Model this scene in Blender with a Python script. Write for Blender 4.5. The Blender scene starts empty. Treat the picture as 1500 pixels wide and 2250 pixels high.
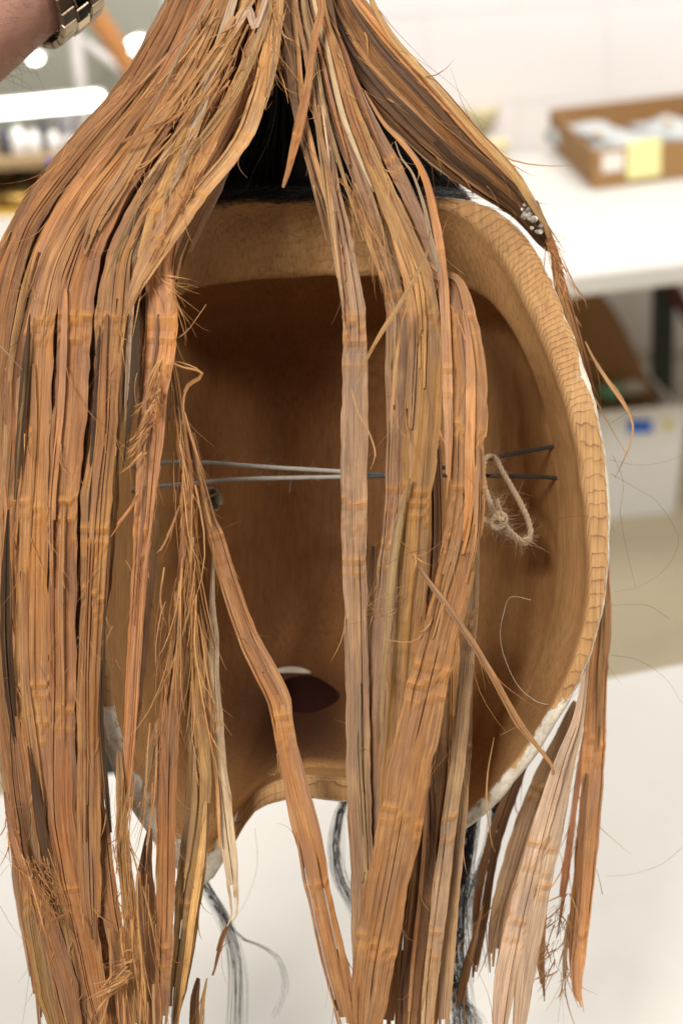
import bpy, bmesh, math, random
import numpy as np
from mathutils import Vector, Matrix
R = math.radians
random.seed(7)
scn = bpy.context.scene
COL = scn.collection

# ------------------------------------------------------------------ camera
# the frame is 0.30 m x 0.45 m at the mask's rim; D is the distance to it
D, S = 0.72, 0.0002
PITCH, ROLL = R(22), R(-3.5)
CAM = Vector((0, 0, 1.35))
CROT = (Matrix.Rotation(R(90) - PITCH, 3, 'X') @ Matrix.Rotation(ROLL, 3, 'Z'))
cd = bpy.data.cameras.new('camera'); cam = bpy.data.objects.new('camera', cd); COL.objects.link(cam)
cam.matrix_world = Matrix.Translation(CAM) @ CROT.to_4x4()
cd.sensor_fit = 'VERTICAL'; cd.sensor_height = 36; cd.lens = 36 * D / (2250 * S)
cd.clip_start = 0.02; cd.clip_end = 60
cd.dof.use_dof = True; cd.dof.focus_distance = D - 0.03; cd.dof.aperture_fstop = 8.0
scn.camera = cam
# ------------------------------------------------------------------ light
w = bpy.data.worlds.new('World'); scn.world = w; w.use_nodes = True
w.node_tree.nodes['Background'].inputs[0].default_value = (1.0, 0.94, 0.88, 1)
w.node_tree.nodes['Background'].inputs[1].default_value = 0.07
def area(name, loc, target, size, power, col=(1, 0.957, 0.905)):
    l = bpy.data.lights.new(name, 'AREA'); l.shape = 'RECTANGLE'; l.size, l.size_y = size
    l.energy = power; l.color = col
    o = bpy.data.objects.new(name, l); COL.objects.link(o); o.location = loc
    o.rotation_euler = (Vector(target) - Vector(loc)).to_track_quat('-Z', 'Y').to_euler()
    return o
area('ceiling_lamp_near', (-0.85, -0.95, 2.7), (0, 0.6, 1.0), (0.8, 0.28), 66)
area('fill_right', (1.7, -0.4, 2.75), (0.4, 1.6, 0.6), (1.1, 0.4), 24)  # added unseen fill for the left inner wall and the boxes behind
area('fill_mid', (1.5, 0.9, 2.9), (1.0, 2.6, 0), (1.2, 0.5), 36)  # added unseen fill, aimed to brighten the floor under the far table
area('ceiling_lamp_far', (0.6, 2.5, 2.9), (0.6, 2.7, 0.4), (2.2, 0.8), 70)
vs = scn.view_settings
vs.view_transform = 'Standard'; vs.look = 'None'; vs.exposure = 0.0; vs.gamma = 1.0; vs.use_curve_mapping = False
scn.render.engine = 'CYCLES'
scn.cycles.use_denoising = True
scn.cycles.max_bounces = 6

# ------------------------------------------------------------------ helpers
def loc(px, py, wmm=0.0):            # a point of the mask's own frame: x right, y into the mask, z up (metres)
    d = wmm / 1000.0; k = S * (D + d) / D
    return ((px - 750) * k, d, (1125 - py) * k)
FR = CROT @ Matrix(((1, 0, 0), (0, 0, 1), (0, -1, 0)))   # mask frame -> world (x, y away, z up)
ORG = CAM + CROT @ Vector((0, 0, -D))
def ray(px, py): return (CROT @ Vector(((px - 750) * S / D, (1125 - py) * S / D, -1))).normalized()
def on_z(px, py, z):
    r = ray(px, py); return CAM + r * ((z - CAM.z) / r.z)
def on_y(px, py, y):
    r = ray(px, py); return CAM + r * ((y - CAM.y) / r.y)

def link(name, me, mat=None, parent=None):
    o = bpy.data.objects.new(name, me); COL.objects.link(o)
    if mat is not None: me.materials.append(mat)
    if parent is not None: o.parent = parent
    return o
def pyd(name, v, f, mat=None, parent=None, smooth=False):
    me = bpy.data.meshes.new(name); me.from_pydata([tuple(p) for p in v], [], f); me.update()
    if smooth: me.polygons.foreach_set('use_smooth', [True] * len(me.polygons))
    return link(name, me, mat, parent)
def bm_obj(name, bm, mat=None, parent=None, smooth=False):
    me = bpy.data.meshes.new(name); bmesh.ops.recalc_face_normals(bm, faces=bm.faces[:]); bm.to_mesh(me); bm.free()
    if smooth: me.polygons.foreach_set('use_smooth', [True] * len(me.polygons))
    return link(name, me, mat, parent)
def tag(o, label, cat, group=None, kind=None):
    o['label'] = label; o['category'] = cat
    if group: o['group'] = group
    if kind: o['kind'] = kind
    return o
def empty(name, location=(0, 0, 0), rot=None):
    o = bpy.data.objects.new(name, None); COL.objects.link(o)
    m = Matrix.Translation(Vector(location))
    if rot is not None: m = m @ rot.to_4x4()
    o.matrix_world = m; o.empty_display_size = 0.05
    return o
def box_bm(sx, sy, sz, c=(0, 0, 0), bev=0.0, seg=2, bm=None, rot=None):
    b = bmesh.new(); bmesh.ops.create_cube(b, size=1)
    bmesh.ops.scale(b, vec=(sx, sy, sz), verts=b.verts)
    if bev > 0: bmesh.ops.bevel(b, geom=b.edges[:] , offset=bev, segments=seg, affect='EDGES')
    if rot is not None: bmesh.ops.rotate(b, matrix=rot, verts=b.verts, cent=(0, 0, 0))
    bmesh.ops.translate(b, vec=c, verts=b.verts)
    if bm is None: return b
    me = bpy.data.meshes.new('t'); b.to_mesh(me); b.free(); bm.from_mesh(me); bpy.data.meshes.remove(me)
    return bm

# value noise --------------------------------------------------------
_rng = np.random.default_rng(11)
_T1 = _rng.random(4096) * 2 - 1
_T2 = _rng.random((256, 256)) * 2 - 1
def n1(x, seed=0):
    x = np.asarray(x, float) + seed * 37.137
    i = np.floor(x).astype(int); f = x - i; f = f * f * (3 - 2 * f)
    return _T1[i % 4096] * (1 - f) + _T1[(i + 1) % 4096] * f
def n2(x, y, seed=0):
    x = np.asarray(x, float) + seed * 17.31; y = np.asarray(y, float) + seed * 5.77
    i = np.floor(x).astype(int); j = np.floor(y).astype(int); f = x - i; g = y - j
    f = f * f * (3 - 2 * f); g = g * g * (3 - 2 * g)
    a = _T2[i % 256, j % 256]; b = _T2[(i + 1) % 256, j % 256]; c = _T2[i % 256, (j + 1) % 256]; d = _T2[(i + 1) % 256, (j + 1) % 256]
    return (a * (1 - f) + b * f) * (1 - g) + (c * (1 - f) + d * f) * g
def resample(P, step, tens=0.42):
    P = np.asarray(P, float); n = len(P)
    seg = np.linalg.norm(np.diff(P[:, :3], axis=0), axis=1); seg = np.maximum(seg, 1e-6)
    t = np.concatenate([[0], np.cumsum(seg)])
    m = max(int(t[-1] / step), 4); tt = np.linspace(0, t[-1], m + 1)
    tan = np.zeros_like(P)
    if n > 2: tan[1:-1] = (P[2:] - P[:-2]) / (t[2:] - t[:-2])[:, None]
    tan[0] = (P[1] - P[0]) / seg[0]; tan[-1] = (P[-1] - P[-2]) / seg[-1]
    tan *= tens * 2
    k = np.clip(np.searchsorted(t, tt, 'right') - 1, 0, n - 2)
    h = seg[k]; u = ((tt - t[k]) / h)[:, None]; h = h[:, None]
    Q = (2*u**3-3*u**2+1)*P[k] + (u**3-2*u**2+u)*h*tan[k] + (-2*u**3+3*u**2)*P[k+1] + (u**3-u**2)*h*tan[k+1]
    return Q, tt

# ------------------------------------------------------------------ materials
class NT:
    def __init__(s, name):
        s.m = bpy.data.materials.new(name); s.m.use_nodes = True; s.t = s.m.node_tree; s.t.nodes.clear()
        s.out = s.n('ShaderNodeOutputMaterial'); s.b = s.n('ShaderNodeBsdfPrincipled')
        s.l(s.b.outputs[0], s.out.inputs[0])
    def n(s, ty, **kw):
        x = s.t.nodes.new(ty)
        for k, v in kw.items(): setattr(x, k, v)
        return x
    def l(s, a, b): s.t.links.new(a, b)
    def val(s, sock, v):
        if hasattr(v, 'is_linked') or hasattr(v, 'links'): s.l(v, sock)
        else: sock.default_value = v
    def math(s, op, a, b=0.0, c=None):
        x = s.n('ShaderNodeMath', operation=op); s.val(x.inputs[0], a); s.val(x.inputs[1], b)
        if c is not None: s.val(x.inputs[2], c)
        return x.outputs[0]
    def mix(s, f, a, b, mode='MIX'):
        x = s.n('ShaderNodeMix', data_type='RGBA', blend_type=mode); s.val(x.inputs[0], f)
        s.val(x.inputs[6], a if not isinstance(a, tuple) else (*a, 1)[:4]); s.val(x.inputs[7], b if not isinstance(b, tuple) else (*b, 1)[:4])
        return x.outputs[2]
    def noise(s, vec, scale, detail=2.0, rough=0.5, dist=0.0):
        x = s.n('ShaderNodeTexNoise'); s.l(vec, x.inputs['Vector']); x.inputs['Scale'].default_value = scale
        x.inputs['Detail'].default_value = detail; x.inputs['Roughness'].default_value = rough; x.inputs['Distortion'].default_value = dist
        return x.outputs[0]
    def mapv(s, vec, scale=(1, 1, 1), off=None):
        x = s.n('ShaderNodeMapping'); s.l(vec, x.inputs[0]); x.inputs[3].default_value = scale
        if off is not None: s.val(x.inputs[1], off)
        return x.outputs[0]
    def ramp(s, f, stops, interp='LINEAR'):
        x = s.n('ShaderNodeValToRGB'); s.l(f, x.inputs[0]); e = x.color_ramp.elements; x.color_ramp.interpolation = interp
        while len(e) < len(stops): e.new(0.5)
        for q, (p, c) in zip(e, stops): q.position = p; q.color = (*c, 1) if isinstance(c, tuple) else (c, c, c, 1)
        return x.outputs[0]
    def bump(s, h, strength, dist):
        x = s.n('ShaderNodeBump'); x.inputs['Strength'].default_value = strength; x.inputs['Distance'].default_value = dist
        s.l(h, x.inputs['Height']); s.l(x.outputs[0], s.b.inputs['Normal'])
    def base(s, c, rough=0.6, spec=0.5, metal=0.0):
        s.val(s.b.inputs['Base Color'], c if not isinstance(c, tuple) else (*c, 1)[:4]); s.val(s.b.inputs['Roughness'], rough)
        s.b.inputs['Specular IOR Level'].default_value = spec; s.b.inputs['Metallic'].default_value = metal
        return s.m
def simple(name, col, rough=0.6, spec=0.4, metal=0.0, var=0.12, scale=20.0, bump=0.0):
    t = NT(name); tc = t.n('ShaderNodeTexCoord').outputs['Object']
    nz = t.noise(tc, scale, 4.0, 0.6)
    k = t.math('MULTIPLY_ADD', nz, 2 * var, 1 - var)
    c = t.mix(1.0, col, t.ramp(k, [(0, 0.0), (1, 1.0)]), 'MULTIPLY')
    if bump: t.bump(nz, bump, 0.002)
    return t.base(c, rough, spec, metal)

def bark_material():
    t = NT('cedar_bark')
    uv = t.n('ShaderNodeUVMap').outputs[0]; oi = t.n('ShaderNodeObjectInfo')
    off = t.n('ShaderNodeCombineXYZ'); t.val(off.inputs[0], t.math('MULTIPLY', oi.outputs['Random'], 97.0)); t.val(off.inputs[1], t.math('MULTIPLY', oi.outputs['Random'], 41.0))
    at = t.n('ShaderNodeAttribute', attribute_name='crimp').outputs['Fac']
    fine = t.noise(t.mapv(uv, (1250, 26, 1), off.outputs[0]), 1.0, 3.0, 0.65)
    mid = t.noise(t.mapv(uv, (430, 7, 1), off.outputs[0]), 1.0, 3.0, 0.6, 0.3)
    wide = t.noise(t.mapv(uv, (120, 16, 1), off.outputs[0]), 1.0, 4.0, 0.6, 0.6)
    blot = t.noise(t.mapv(uv, (75, 28, 1), off.outputs[0]), 1.0, 5.0, 0.65, 0.4)
    tint = oi.outputs['Color']
    hs = t.n('ShaderNodeHueSaturation'); t.l(tint, hs.inputs['Color']); hs.inputs['Saturation'].default_value = 0.84; hs.inputs['Value'].default_value = 0.80
    hs2 = t.n('ShaderNodeHueSaturation'); t.l(tint, hs2.inputs['Color']); hs2.inputs['Hue'].default_value = 0.508; hs2.inputs['Saturation'].default_value = 0.94; hs2.inputs['Value'].default_value = 1.28
    c = t.mix(t.ramp(wide, [(0.36, 0.0), (0.62, 1.0)]), hs.outputs[0], tint)
    c = t.mix(t.ramp(blot, [(0.48, 0.0), (0.70, 0.9)]), c, hs2.outputs[0])
    c = t.mix(t.ramp(mid, [(0.30, 0.6), (0.40, 0.0)]), c, (0.11, 0.042, 0.014))
    c = t.mix(t.ramp(mid, [(0.60, 0.0), (0.78, 0.5)]), c, (0.60, 0.34, 0.12))
    k = t.ramp(fine, [(0.28, 0.56), (0.5, 0.98), (0.72, 1.24)])
    c = t.mix(1.0, c, k, 'MULTIPLY')
    fin2 = t.noise(t.mapv(uv, (2100, 60, 1), off.outputs[0]), 1.0, 2.0, 0.7)
    c = t.mix(1.0, c, t.ramp(fin2, [(0.3, 0.76), (0.5, 1.0), (0.7, 1.2)]), 'MULTIPLY')
    cross = t.noise(t.mapv(uv, (160, 900, 1), off.outputs[0]), 1.0, 3.0, 0.6)
    c = t.mix(t.ramp(cross, [(0.70, 0.0), (0.76, 0.4)]), c, (0.58, 0.36, 0.17))
    speck = t.noise(t.mapv(uv, (600, 160, 1), off.outputs[0]), 1.0, 2.0, 0.6)
    c = t.mix(t.ramp(speck, [(0.70, 0.0), (0.80, 0.6)]), c, (0.10, 0.05, 0.028))
    c = t.mix(t.math('MULTIPLY', at, 0.65), c, (0.56, 0.25, 0.06))
    h = t.math('ADD', t.math('MULTIPLY', fine, 0.5), t.math('MULTIPLY', mid, 1.0))
    t.bump(t.math('ADD', h, t.math('MULTIPLY', cross, 0.15)), 0.6, 0.0012)
    r = t.math('MULTIPLY_ADD', mid, 0.3, 0.42)
    t.base(c, r, 0.22)
    return t.m
def wood_material():
    t = NT('carved_cedar')
    tc = t.n('ShaderNodeTexCoord').outputs['Object']
    sep = t.n('ShaderNodeSeparateXYZ'); t.l(tc, sep.inputs[0])
    warp = t.noise(t.mapv(tc, (55, 30, 26)), 1.0, 3.0, 0.6)
    warp2 = t.noise(t.mapv(tc, (420, 200, 90)), 1.0, 2.0, 0.5)
    ph = t.math('MULTIPLY', sep.outputs[1], 800.0)
    ph = t.math('ADD', ph, t.math('MULTIPLY', sep.outputs[2], 150.0))
    ph = t.math('ADD', ph, t.math('MULTIPLY', warp, 0.9)); ph = t.math('ADD', ph, t.math('MULTIPLY', warp2, 0.16))
    fr = t.math('FRACT', ph)
    ring = t.ramp(fr, [(0.0, 0.0), (0.55, 0.06), (0.82, 0.30), (0.945, 1.0), (0.985, 1.0), (1.0, 0.0)])
    grain = t.noise(t.mapv(tc, (900, 900, 40)), 1.0, 3.0, 0.6)
    wide = t.noise(t.mapv(tc, (30, 30, 9)), 1.0, 4.0, 0.55, 0.5)
    a = t.n('ShaderNodeAttribute', attribute_name='zone'); sz = t.n('ShaderNodeSeparateColor'); t.l(a.outputs['Color'], sz.inputs[0])
    stain_shade, rim, edge = sz.outputs[0], sz.outputs[1], sz.outputs[2]
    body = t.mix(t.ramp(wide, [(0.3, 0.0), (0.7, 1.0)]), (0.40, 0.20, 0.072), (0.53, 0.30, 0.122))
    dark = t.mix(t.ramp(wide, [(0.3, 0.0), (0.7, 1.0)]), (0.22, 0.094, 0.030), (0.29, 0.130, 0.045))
    c = t.mix(stain_shade, body, dark)  # red-brown stain, with the hollow's shade put into the same colour
    c = t.mix(t.math('MULTIPLY', a.outputs['Alpha'], 0.93), c, (0.045, 0.014, 0.009))  # darker patch of the floor around the mouth
    rimc = t.mix(t.ramp(wide, [(0.3, 0.0), (0.7, 1.0)]), (0.42, 0.22, 0.08), (0.54, 0.315, 0.135))
    c = t.mix(rim, c, rimc)
    rs = t.math('MULTIPLY', t.math('MULTIPLY_ADD', rim, 0.56, 0.20), t.ramp(t.noise(t.mapv(tc, (70, 70, 50)), 1.0, 3.0, 0.6), [(0.3, 0.35), (0.65, 1.0)]))
    c = t.mix(t.math('MULTIPLY', ring, rs), c, t.mix(rim, (0.13, 0.05, 0.015), (0.13, 0.045, 0.03)))
    c = t.mix(1.0, c, t.ramp(grain, [(0.25, 0.66), (0.5, 1.0), (0.75, 1.2)]), 'MULTIPLY')
    # chipped white ground along the outer edge
    chip = t.noise(t.mapv(tc, (160, 160, 120)), 1.0, 5.0, 0.7)
    e = t.math('ADD', edge, t.math('MULTIPLY_ADD', chip, 0.9, -0.45))
    ef = t.ramp(e, [(0.60, 0.0), (0.66, 1.0)])
    c = t.mix(ef, c, t.mix(t.ramp(chip, [(0.35, 0.0), (0.6, 1.0)]), (0.50, 0.42, 0.31), (0.74, 0.68, 0.56)))
    h = t.math('ADD', t.math('MULTIPLY', grain, 0.35), t.math('MULTIPLY', ring, -0.35))
    h = t.math('ADD', h, t.math('MULTIPLY', ef, 0.6))
    tool = t.n('ShaderNodeTexVoronoi'); tool.feature = 'SMOOTH_F1'; tool.inputs['Scale'].default_value = 1.0; t.l(t.mapv(tc, (130, 130, 55)), tool.inputs['Vector'])
    h = t.math('ADD', h, t.math('MULTIPLY', tool.outputs[0], 0.55))
    t.bump(h, 0.5, 0.0012)
    t.base(c, t.math('MULTIPLY_ADD', ef, 0.15, 0.68), 0.2)
    return t.m
M = {}
M['bark'] = bark_material(); M['wood'] = wood_material()
M['fibre'] = simple('pale_bark_fibre', (0.52, 0.26, 0.09), 0.6, 0.3, var=0.3, scale=60)
M['fibre_red'] = simple('red_bark_fibre', (0.36, 0.15, 0.05), 0.6, 0.3, var=0.3, scale=60)
M['hair'] = simple('black_hair', (0.007, 0.006, 0.005), 0.38, 0.45, var=0.2)
M['strayhair'] = simple('brown_hair', (0.06, 0.035, 0.02), 0.4, 0.5, var=0.2)
M['whitehair'] = simple('pale_hair', (0.75, 0.66, 0.5), 0.4, 0.5, var=0.1)
M['cord'] = simple('dark_cord', (0.075, 0.07, 0.06), 0.8, 0.2, var=0.5, scale=220)
M['cord_pale'] = simple('bleached_cord', (0.36, 0.33, 0.28), 0.85, 0.2, var=0.45, scale=260)
M['twine'] = simple('jute_twine', (0.60, 0.44, 0.28), 0.85, 0.2, var=0.35, scale=300)
M['glue'] = simple('dried_glue', (0.36, 0.32, 0.27), 0.2, 0.6, var=0.2, scale=300)
M['red_lip'] = simple('dark_red_paint', (0.030, 0.010, 0.007), 0.85, 0.05, var=0.35, scale=60)
M['gesso'] = simple('white_paint', (0.74, 0.68, 0.56), 0.7, 0.3, var=0.15, scale=120)
def at(name, **k): return M[name]

# ================================================================== the setting: floor, wall, tables
def z_plate(name, pts, z, th, mat, parent=None):
    n = len(pts); v = [(x, y, z) for x, y in pts] + [(x, y, z - th) for x, y in pts]
    f = [tuple(range(n)), tuple(range(2 * n - 1, n - 1, -1))] + [(i, n + i, n + (i + 1) % n, (i + 1) % n) for i in range(n)]
    return pyd(name, v, f, mat, parent)
M['floor'] = simple('concrete_floor', (0.72, 0.63, 0.45), 0.55, 0.4, var=0.16, scale=5, bump=0.1)
M['wallpaint'] = simple('white_wall_paint', (0.80, 0.765, 0.755), 0.7, 0.3, var=0.03, scale=8)
M['table'] = simple('white_table_laminate', (0.62, 0.60, 0.56), 0.55, 0.3, var=0.09, scale=14)
M['steel_dark'] = simple('dark_green_steel', (0.018, 0.03, 0.024), 0.5, 0.5)
M['card'] = simple('brown_cardboard', (0.33, 0.185, 0.075), 0.8, 0.2, var=0.15, scale=30)
M['card_in'] = simple('inner_cardboard', (0.27, 0.14, 0.055), 0.8, 0.2, var=0.15, scale=30)
M['white_card'] = simple('white_cardboard', (0.93, 0.92, 0.92), 0.7, 0.3, var=0.05, scale=15)
TZ, WY = 0.745, 3.75
fl = pyd('floor', [(-4, -2, 0), (4, -2, 0), (4, 6, 0), (-4, 6, 0)], [(0, 1, 2, 3)], M['floor']); fl['kind'] = 'structure'
# painted block wall behind the far table (blocks with recessed joints)
wb = pyd('wall', [(-0.55, WY + 0.012, 0), (2.6, WY + 0.012, 0), (2.6, WY + 0.012, 2.2), (-0.55, WY + 0.012, 2.2)], [(0, 1, 2, 3)], M['wallpaint']); wb['kind'] = 'structure'
blk = bpy.data.meshes.new('block'); b = box_bm(0.3995, 0.03, 0.1995, (0, 0, 0), 0.0015, 2); b.to_mesh(blk); b.free(); blk.materials.append(M['wallpaint'])
for j in range(1, 9):
    for i in range(-1, 6):
        x = i * 0.4 + (0.2 if j % 2 else 0)
        o = link('block', blk, None, wb); o.location = (x + 0.05, WY + 0.012 + random.uniform(-0.0006, 0.0006), 0.1 + j * 0.2)

def edge_dir(p, q): d = (q - p); d.z = 0; return d.normalized()
def folding_table(name, back_or_front, p, q, depth, label, side):
    d = edge_dir(p, q); nrm = Vector((-d.y, d.x, 0)) * side
    mid = (p + q) * 0.5; L = 0.95
    a, c = mid - d * L, mid + d * L
    e, f = c + nrm * depth, a + nrm * depth
    t = empty(name, (mid.x + nrm.x * depth / 2, mid.y + nrm.y * depth / 2, 0)); tag(t, label, 'table')
    inv = Vector(t.location)
    pts = [((v - inv).x, (v - inv).y) for v in (a, c, e, f)]
    if side < 0: pts = pts[::-1]
    top = z_plate('table_top', pts, TZ, 0.035, M['table'], t)
    m = top.modifiers.new('b', 'BEVEL'); m.width = 0.006; m.segments = 2
    for v in (a, c, e, f):
        inn = inv + (Vector((v.x, v.y, 0)) - inv) * 0.88
        bm = bmesh.new(); box_bm(0.035, 0.035, TZ - 0.036, (0, 0, (TZ - 0.036) / 2), 0.004, 1, bm)
        o = bm_obj('leg', bm, M['steel_dark'], t); o.location = (inn.x - inv.x, inn.y - inv.y, 0)
    return t
p, q = on_z(1345, 1482, TZ), on_z(1500, 1452, TZ)
p0, q0 = on_z(0, 1740, TZ), on_z(1500, 1452, TZ)
folding_table('near_table', 'b', p0, q0, 0.9, 'white table top directly below the hanging bark strips', -1)
p, q = on_z(1245, 606, TZ), on_z(1500, 576, TZ)
folding_table('far_table', 'f', p, q, 1.0, 'far white table against the wall with the cardboard tray on it', 1)

# ================================================================== the carved mask
mask = empty('wooden_mask', ORG, FR)
tag(mask, 'hollow back of a carved wooden mask hung with shredded cedar bark strips', 'mask')
OUT = [(640,432),(775,430),(900,430),(1000,436),(1060,448),(1115,478),(1160,525),(1200,595),(1240,695),(1285,815),(1318,935),(1335,1060),(1338,1180),(1333,1280),(1312,1390),(1275,1490),(1220,1590),(1140,1705),(1070,1785),(1000,1838),(965,1850),(925,1835),(880,1800),(830,1775),(760,1762),(680,1753),(630,1757),(590,1768),(555,1786),(530,1810),(514,1838),(504,1872),(494,1915),(470,1945),(430,1945),(375,1895),(320,1825),(265,1735),(225,1620),(205,1500),(200,1350),(205,1200),(215,1050),(230,900),(260,750),(300,620),(350,520),(420,455),(520,436)]
INN = [(640,450),(775,449),(900,452),(960,458),(1010,478),(1060,520),(1105,580),(1150,665),(1190,750),(1228,850),(1258,950),(1275,1060),(1288,1180),(1290,1290),(1272,1400),(1235,1500),(1185,1590),(1110,1695),(1045,1765),(1000,1810),(960,1815),(925,1795),(880,1755),(830,1725),(760,1708),(680,1702),(625,1708),(585,1724),(545,1752),(515,1786),(494,1826),(470,1862),(440,1866),(400,1835),(345,1760),(295,1680),(260,1590),(245,1480),(240,1350),(245,1200),(258,1050),(275,900),(305,760),(345,640),(390,540),(450,475),(530,453)]
LED = [(640,612),(775,608),(900,612),(980,622),(1030,633),(1075,660),(1115,710),(1150,775),(1180,850),(1205,940),(1225,1050),(1232,1180),(1225,1300),(1200,1420),(1160,1520),(1110,1600),(1045,1680),(990,1740),(950,1760),(920,1750),(880,1725),(830,1700),(760,1688),(680,1684),(600,1700),(550,1735),(510,1775),(480,1790),(440,1790),(405,1765),(370,1700),(335,1620),(310,1530),(300,1400),(300,1250),(310,1100),(325,950),(345,820),(365,720),(380,660),(420,636),(520,620)]
CX, CY = 760.0, 1130.0
NA = 360
TH = np.linspace(0, 2 * math.pi, NA, endpoint=False)
def polar(pts):
    p = np.array(pts, float); a = np.arctan2(p[:, 0] - CX, -(p[:, 1] - CY)) % (2 * math.pi); r = np.hypot(p[:, 0] - CX, p[:, 1] - CY)
    o = np.argsort(a); a, r = a[o], r[o]
    a = np.concatenate([a - 2 * math.pi, a, a + 2 * math.pi]); r = np.concatenate([r, r, r])
    rr = np.interp(TH, a, r)
    k = np.array([0, 1, 2, 1, 0.]); k /= k.sum()
    return sum(np.roll(rr, i - 2) * k[i] for i in range(5))
rO, rI, rL = polar(OUT), polar(INN), polar(LED)
sx, sy = np.sin(TH), -np.cos(TH)            # image direction (x right, y down)
up = np.clip(-sy, 0, 1)                      # 1 at the crown
yO = CY + sy * rO
# the rim plane bends back towards the crown (fits the head): it crosses the growth layers there
wO = 30 * np.clip((900 - yO) / 470, 0, 1) ** 1.25 + 10 * np.clip((yO - 1550) / 300, 0, 1) ** 1.5
wO = wO + 0.5 * n1(TH * 8, 3)
top = np.clip((-sy - 0.38) / 0.46, 0, 1)     # where the hollow is undercut by a ledge
top = top * top * (3 - 2 * top)
V, F, ZN = [], [], []
def ringpts(r, wv, z, jit=0):
    V.extend(loc(CX + sx[i] * r[i], CY + sy[i] * r[i], wv[i]) for i in range(NA)); ZN.extend(z)
    return len(V) - NA
def bridge(a, b):
    for i in range(NA): j = (i + 1) % NA; F.append((a + i, a + j, b + j, b + i))
low = np.clip((yO - 1470) / 110, 0, 1) * np.where((sx > 0) & (CX + sx * rO > 930) | (CX + sx * rO < 470), 1, 0.15)
def zz(st, rm, ed, mouth_dark=0.0): return [(float(np.broadcast_to(st, NA)[i]), float(np.broadcast_to(rm, NA)[i]), float(np.broadcast_to(ed, NA)[i]), float(np.broadcast_to(mouth_dark, NA)[i])) for i in range(NA)]
# outside of the face (closed shell)
cen = len(V); V.append(loc(CX, CY, 172)); ZN.append((0, 0, 1.2, 0))
prev = None
ext = [(0.12, 171), (0.3, 168), (0.5, 158), (0.68, 140), (0.82, 115), (0.93, 84), (0.975, 52), (0.990, 24), (0.998, 6)]
for k, d in ext:
    wv = np.maximum(d, wO + 4 + (d - 6) * 0.3) if d < 60 else np.full(NA, float(d))
    cur = ringpts(rO * k, wv, zz(0, 0, 1.2))
    if prev is None:
        for i in range(NA): F.append((cen, cur + i, cur + (i + 1) % NA))
    else: bridge(prev, cur)
    prev = cur
n_rim = 6
chipr = 3.0 * n1(TH * 30, 5) + 1.5 * n1(TH * 75, 9)
for k in range(n_rim + 1):
    f = k / n_rim
    r = rO + (rI - rO) * f; wv = wO + (1.5 if k in (0, n_rim) else 0) + 0.16 * n1(TH * 40 + k * 3, 2)
    if k == 0: r = r + chipr * 0.5
    edge = np.clip(0.8 - f * 5, 0, 1) * 0.9
    yr = CY + sy * r
    edge = edge + np.where(sx > 0, 0.62 * np.exp(-((yr - 822) / 34) ** 2) * (1 - 0.35 * abs(f - 0.5)) + 0.3 * np.clip((yr - 760) / 100, 0, 1) * np.clip(1 - f * 3.2, 0, 1), 0)
    edge = np.maximum(edge, low * (0.95 - 0.35 * f))
    cur = ringpts(r, wv, zz(0, 1, edge)); bridge(prev, cur); prev = cur
wI = wO + 2
wLd = wI + 16 + 14 * (1 - top)
nb = 10
for k in range(1, nb + 1):
    f = k / nb
    wv = wI + (wLd - wI) * (f ** (0.7)); r = rI + (rL - rI) * f
    cur = ringpts(r, wv, zz(0.0, max(0, 0.25 - f), 0)); bridge(prev, cur); prev = cur
rF = rL + 14 * top - 8 * (1 - top)
step = 34 * top
for k in range(1, 5):
    f = k / 4
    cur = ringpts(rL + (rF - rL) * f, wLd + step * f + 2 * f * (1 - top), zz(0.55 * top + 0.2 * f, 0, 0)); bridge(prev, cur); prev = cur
wF = wLd + step + 2 * (1 - top)
nf = 34
for k in range(1, nf + 1):
    f = 1 - k / (nf + 1)
    x = CX + sx * rF * f; y = CY + sy * rF * f
    wc = 136.0
    wv = wc - (wc - wF) * f ** (2.5 + 1.0 * top)
    wv = wv + 5 * np.exp(-((x - 650) / 110) ** 2 - ((y - 1300) / 200) ** 2) + 1.2 * n2(x / 60, y / 120, 4)
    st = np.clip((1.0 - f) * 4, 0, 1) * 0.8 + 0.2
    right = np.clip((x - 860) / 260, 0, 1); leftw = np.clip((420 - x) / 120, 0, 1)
    st = st * (1 - 0.9 * right) * (1 - 0.85 * leftw)  # side walls coloured lighter, as if lit
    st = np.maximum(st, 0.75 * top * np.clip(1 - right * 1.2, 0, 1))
    mdark = np.exp(-(((x - 655) / 140) ** 2) ** 1.4 - (((y - 1585) / 118) ** 2) ** 1.4)
    cur = ringpts(rF * f, wv, zz(st, 0, 0, mdark)); bridge(prev, cur); prev = cur
cen = len(V); V.append(loc(CX, CY, 136)); ZN.append((1, 0, 0, 0))
for i in range(NA): F.append((cen, prev + (i + 1) % NA, prev + i))
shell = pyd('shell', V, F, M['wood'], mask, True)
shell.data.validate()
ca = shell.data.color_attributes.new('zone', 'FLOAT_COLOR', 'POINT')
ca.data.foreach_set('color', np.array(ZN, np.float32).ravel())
bm = bmesh.new(); bm.from_mesh(shell.data); bmesh.ops.recalc_face_normals(bm, faces=bm.faces[:]); bm.to_mesh(shell.data); bm.free()
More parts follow.
